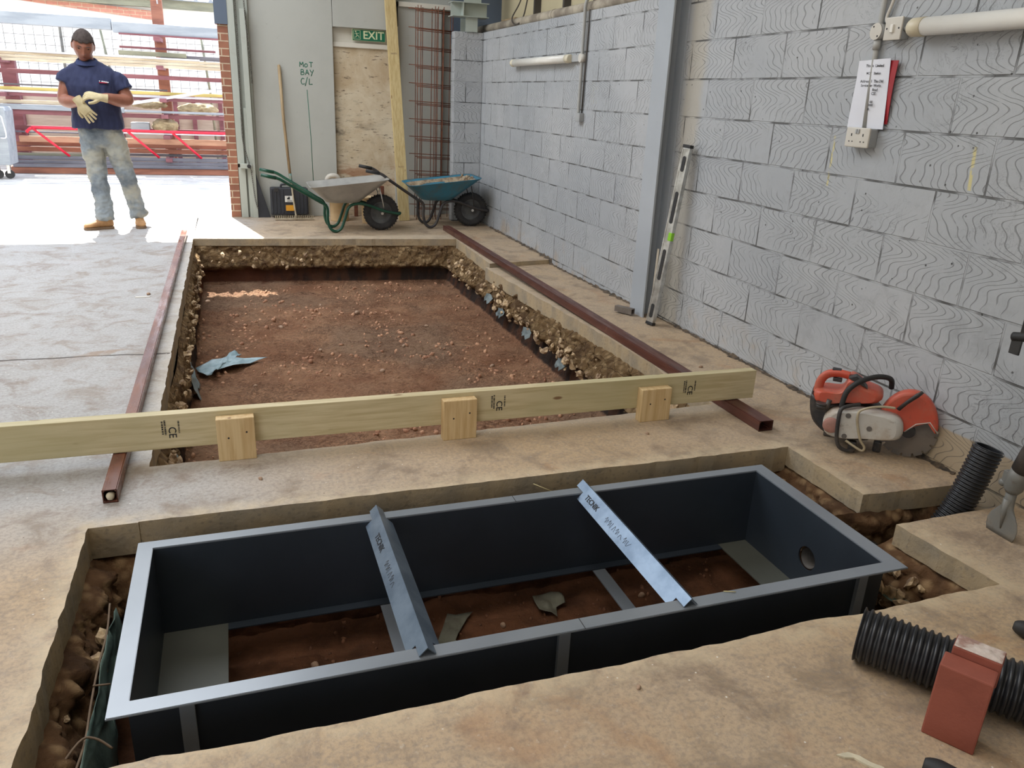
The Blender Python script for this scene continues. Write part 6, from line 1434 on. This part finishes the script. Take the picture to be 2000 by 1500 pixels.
# trunk, arms and legs in one skin
mb.rings([ellring(-1.19, 9.02, 0.84, 0.15, 0.11), ellring(-1.19, 9.02, 0.92, 0.175, 0.125), ellring(-1.195, 9.02, 1.02, 0.185, 0.125), ellring(-1.205, 9.01, 1.15, 0.185, 0.125), ellring(-1.21, 9.0, 1.30, 0.205, 0.13), ellring(-1.21, 9.0, 1.42, 0.215, 0.125), ellring(-1.215, 9.01, 1.50, 0.17, 0.10), ellring(-1.22, 9.02, 1.545, 0.09, 0.07)])
def limb(*st): mb.tube(smooth_path([s_[0] for s_ in st], 5), [s_[1] for s_ in st], 16)
mid = lambda a, b_, t, off=(0, 0, 0): tuple(Vector(a).lerp(Vector(b_), t)+Vector(off))
limb((mid(SHR, (-1.21, 9.0, 1.45), 0.3, (0, 0, -0.02)), 0.050), (mid(SHR, ELR, 0.08), 0.054), (mid(SHR, ELR, 0.5), 0.062), (ELR, 0.056), (mid(ELR, WRR, 0.35, (0, 0.0, -0.012)), 0.059), (mid(ELR, WRR, 0.75), 0.045), (WRR, 0.033))
limb((mid(SHL, (-1.21, 9.0, 1.45), 0.3, (0, 0, -0.02)), 0.050), (mid(SHL, ELL, 0.08), 0.054), (mid(SHL, ELL, 0.5), 0.063), (ELL, 0.058), (mid(ELL, WRL, 0.35, (0, 0.0, -0.012)), 0.060), (mid(ELL, WRL, 0.75), 0.046), (WRL, 0.033))
limb((HIPR, 0.085), (mid(HIPR, KNR, 0.4), 0.078), (KNR, 0.055), (mid(KNR, ANR, 0.35, (0, 0.02, 0)), 0.055), (ANR, 0.038))
limb((HIPL, 0.085), (mid(HIPL, KNL, 0.4), 0.078), (KNL, 0.055), (mid(KNL, ANL, 0.35, (0, 0.02, 0)), 0.055), (ANL, 0.038))
voxelize(mb, 0.006, 3).build('body', 'skin', man)
# hair: a close cap over the skull
b = bmesh.new(); bmesh.ops.create_icosphere(b, subdivisions=5, radius=1)
kill = []
for v in b.verts:
    n = v.co.copy(); line_ = 0.40 if n.y < -0.35 else (0.40-(n.y+0.35)*0.95 if n.y < 0.25 else -0.17-(n.y-0.25)*0.45)
    if n.z < line_: kill.append(v)
    h_ = headf(n); v.co = h_*1.0 + n*0.0075
bmesh.ops.delete(b, geom=kill, context='VERTS')
bmesh.ops.solidify(b, geom=b.faces[:], thickness=0.006)
for v in b.verts: v.co = Mh_ @ v.co
for f in b.faces: f.smooth = True
mb = MB(); mb.merge(b); mb.build('hair', 'hair', man)
for s_ in (-1, 1):
    P_ = [Mh_ @ Vector((s_*0.018, -0.1035, 0.026)), Mh_ @ Vector((s_*0.034, -0.098, 0.031)), Mh_ @ Vector((s_*0.050, -0.086, 0.026))]
    mb = MB(); mb.tube(P_, [(0.003, 0.002), (0.0045, 0.003), (0.002, 0.002)], 8); mb.build('eyebrow', 'hair', man)
    mb = MB(); mb.sphere((0, 0, 0), 1, M=Mh_ @ Matrix.Translation((s_*0.032, -0.0785, 0.006)) @ Matrix.Diagonal((0.012, 0.008, 0.0055, 1)), seg=12); mb.build('eye', 'ink', man)
mb = MB(); mb.tube([Mh_ @ Vector(p) for p in ((-0.022, -0.0835, -0.069), (0, -0.098, -0.067), (0.022, -0.0835, -0.069))], [(0.002, 0.003), (0.004, 0.005), (0.002, 0.003)], 8); mb.build('mouth', 'lip', man)
# polo shirt
mb = MB()
mb.rings([ellring(-1.208, 9.015, 0.972, 0.232, 0.160), ellring(-1.205, 9.015, 1.02, 0.228, 0.160), ellring(-1.205, 9.01, 1.12, 0.218, 0.158), ellring(-1.208, 9.0, 1.25, 0.226, 0.158), ellring(-1.21, 8.995, 1.36, 0.240, 0.155), ellring(-1.21, 9.0, 1.43, 0.242, 0.142), ellring(-1.212, 9.005, 1.49, 0.222, 0.120), ellring(-1.215, 9.01, 1.53, 0.196, 0.108), ellring(-1.22, 9.015, 1.56, 0.150, 0.095), ellring(-1.225, 9.015, 1.585, 0.108, 0.086), ellring(-1.227, 9.01, 1.60, 0.085, 0.076)])
for SH, E_, k in ((SHR, (-1.450, 8.98, 1.375), 1), (SHL, (-0.935, 8.98, 1.335), 1)):
    mb.tube(smooth_path([mid(SH, (-1.21, 9.0, 1.45), 0.55), mid(SH, (-1.21, 9.0, 1.44), 0.22, (0, 0, -0.004)), mid(SH, E_, 0.15, (-0.01 if SH[0] < -1.2 else 0.01, 0, -0.006)), mid(SH, E_, 0.6), E_], 5), [0.070, 0.076, 0.080, 0.083, 0.084], 20)
def folds(a_, f1, f2, axis=(0.6, 1, 1)):
    def fn(p, n):
        q = Vector((p.x*axis[0], p.y*axis[1], p.z*axis[2]))
        return p + n*(a_*noise.fractal(q*f1, 0.9, 2.1, 3) + a_*0.4*noise.noise(q*f2))
    return fn
sh = voxelize(mb, 0.007, 9, fn=folds(0.011, 7, 22, (1.6, 1.0, 0.6))).build('polo_shirt', 'shirt', man)
mb = MB(); P_ = []
mb.rings([[Vector((-1.228+0.074*math.cos(a_), 9.0+0.066*math.sin(a_)-0.018, z_+0.020*math.sin(a_)+0.0)) for a_ in [2*PI*k/24 for k in range(24)]] if False else [Vector((-1.228+r_*math.cos(a_), 8.985+r_*0.92*math.sin(a_), z_+0.022*math.sin(a_))) for a_ in [2*PI*k/24 for k in range(24)]] for r_, z_ in ((0.106, 1.565), (0.092, 1.596), (0.082, 1.606), (0.078, 1.595), (0.084, 1.56))], cap=False)
MT['collar'] = simple('blue_collar', lin(50, 60, 98), lin(42, 52, 88), 8, 0.85)
mb.build('collar', 'collar', sh)
MT['logo_white'] = simple('white_thread', lin(232, 232, 236), None, 3, 0.8); MT['logo_red'] = simple('red_thread', lin(190, 40, 70), None, 3, 0.8)
def chest(x, z): return Vector((x, 8.852, z))
mb = MB()
for k, (x0, x1) in enumerate(((-1.128, -1.120), (-1.108, -1.094), (-1.091, -1.078), (-1.075, -1.062), (-1.059, -1.048))): mb.box((x0, 8.848, 1.408-k*0.002), (x1, 8.868, 1.418-k*0.002))
mb.build('chest_lettering', 'logo_white', sh)
mb = MB(); mb.box((-1.130, 8.849, 1.396), (-1.060, 8.868, 1.403)); mb.build('chest_stripe', 'logo_red', sh)
# jeans
mb = MB()
mb.rings([ellring(-1.19, 9.02, 0.80, 0.13, 0.115), ellring(-1.19, 9.02, 0.86, 0.192, 0.138), ellring(-1.192, 9.02, 0.94, 0.200, 0.142), ellring(-1.195, 9.02, 1.00, 0.196, 0.135)])
def leg(*st): mb.tube(smooth_path([s_[0] for s_ in st], 5), [s_[1] for s_ in st], 20)
leg((HIPR, (0.108, 0.115)), (mid(HIPR, KNR, 0.35), (0.108, 0.108)), (mid(HIPR, KNR, 0.7), 0.094), (KNR, 0.085), (mid(KNR, ANR, 0.4, (0, 0.01, 0)), 0.082), (mid(KNR, ANR, 0.8), 0.083), (mid(KNR, ANR, 1.03), 0.080))
leg((HIPL, (0.108, 0.115)), (mid(HIPL, KNL, 0.35), (0.110, 0.108)), (mid(HIPL, KNL, 0.7), 0.096), (KNL, 0.087), (mid(KNL, ANL, 0.4, (0, 0.01, 0)), 0.084), (mid(KNL, ANL, 0.8), 0.085), (mid(KNL, ANL, 1.0), 0.082))
def jf(p, n):
    q = Vector((p.x*1.0, p.y, p.z*1.5)); k = 1.6 if p.z < 0.28 else 1.0
    return p + n*(0.013*k*noise.fractal(q*8, 0.9, 2.1, 3)+0.004*noise.noise(q*26))
voxelize(mb, 0.008, 4, fn=jf).build('jeans', 'jeans', man)
# boots
def boot(heel, toe, sole_z=0.0):
    h_, t_ = Vector((*heel, 0)), Vector((*toe, 0)); d = (t_-h_).normalized(); s_ = Vector((d.y, -d.x, 0)); L_ = (t_-h_).length
    def ring(f, w_, z0, z1, n=20):
        c_ = h_+d*L_*f; return [c_ + s_*w_*math.cos(2*PI*k/n)+Vector((0, 0, (z0+z1)/2+(z1-z0)/2*math.sin(2*PI*k/n)+sole_z)) for k in range(n)]
    mb = MB(); mb.rings([ring(0.0, 0.020, 0.03, 0.08), ring(0.05, 0.038, 0.018, 0.125), ring(0.25, 0.042, 0.016, 0.135), ring(0.42, 0.042, 0.016, 0.11), ring(0.62, 0.050, 0.016, 0.088), ring(0.82, 0.052, 0.016, 0.074), ring(0.95, 0.040, 0.018, 0.062), ring(1.0, 0.020, 0.022, 0.048)])
    up_ = voxelize(mb, 0.006, 3).build('boot', 'boot', man)
    out2 = [(0.0, 0.028), (0.03, 0.036), (0.2, 0.040), (0.42, 0.038), (0.62, 0.049), (0.82, 0.052), (0.95, 0.042), (1.01, 0.022)]
    P_ = [h_+d*L_*f+s_*w_ for f, w_ in out2]+[h_+d*L_*f-s_*w_ for f, w_ in reversed(out2)]
    mb = MB(); mb.prism([(p.x, p.y) for p in P_], 0.024, Matrix.Translation((0, 0, sole_z)), bev=0.003); mb.build('sole', 'sole', up_)
boot((-1.178, 8.955), (-1.435, 8.86)); boot((-0.955, 9.165), (-0.915, 8.90))
# gloved hands: palm, thumb leaving its side, four unequal bent fingers
def hand(wrist, fwd, up_, side, curl, name='glove', sc=1.0, spread=0.10, cuff=0.05):
    """side=+1: thumb towards +x of (fwd cross up)"""
    f = Vector(fwd).normalized(); u = Vector(up_); u = (u-f*u.dot(f)).normalized(); r = f.cross(u)*side; W = Vector(wrist)
    mb = MB(); q = lambda a, b_, c: W+f*a*sc+r*b_*sc+u*c*sc
    mb.tube([q(-cuff, 0, 0), q(-0.01, 0, 0), q(0.02, 0.002, 0)], [(0.040*sc, 0.034*sc), (0.036*sc, 0.030*sc), (0.040*sc, 0.024*sc)], 16, flat=tuple(r))
    mb.tube([q(0.0, 0.0, 0), q(0.035, 0.004, 0.002), q(0.07, 0.003, 0.003), q(0.098, 0.0, 0.0)], [(0.036*sc, 0.022*sc), (0.045*sc, 0.021*sc), (0.047*sc, 0.018*sc), (0.043*sc, 0.014*sc)], 18, flat=tuple(r))
    for i, (b0, ln, rr_) in enumerate(((0.034, 0.078, 0.0105), (0.011, 0.088, 0.0108), (-0.013, 0.081, 0.0104), (-0.035, 0.062, 0.0094))):
        a_ = (1.5-i)*spread; p = q(0.088, b0, 0.0); c_ = curl[i] if isinstance(curl, (list, tuple)) else curl; pts = [p-f*0.02*sc, p]; ang = 0.0
        for sgm in (0.46, 0.30, 0.24):
            ang += c_; p = p+(f*math.cos(ang)*math.cos(a_)+r*math.sin(a_)*math.cos(ang)-u*math.sin(ang))*ln*sgm*sc; pts.append(p)
        mb.tube(smooth_path(pts, 3), [rr_*sc*1.08, rr_*sc*1.05, rr_*sc, rr_*sc*0.94, rr_*sc*0.80], 12)
    t0 = q(0.022, 0.034, -0.004)
    mb.tube(smooth_path([q(0.010, 0.018, -0.004), t0, q(0.052, 0.062, -0.012), q(0.078, 0.070, -0.020), q(0.098, 0.070, -0.026)], 3), [0.016*sc, 0.0155*sc, 0.0135*sc, 0.0120*sc, 0.0095*sc], 12)
    return voxelize(mb, 0.0032, 2).build(name, 'glove', man)
# right hand hangs open, back of the hand to the camera, fingers pointing down and to his left
hand(WRR, (0.52, -0.18, -0.80), (-0.35, -0.93, 0.1), 1, [0.10, 0.13, 0.16, 0.20], sc=1.12, spread=0.11)
# left hand grips the right cuff from above
hand(WRL, (-0.93, -0.24, 0.16), (0.12, -0.62, 0.80), -1, [0.52, 0.60, 0.62, 0.60], sc=1.12, spread=0.05)
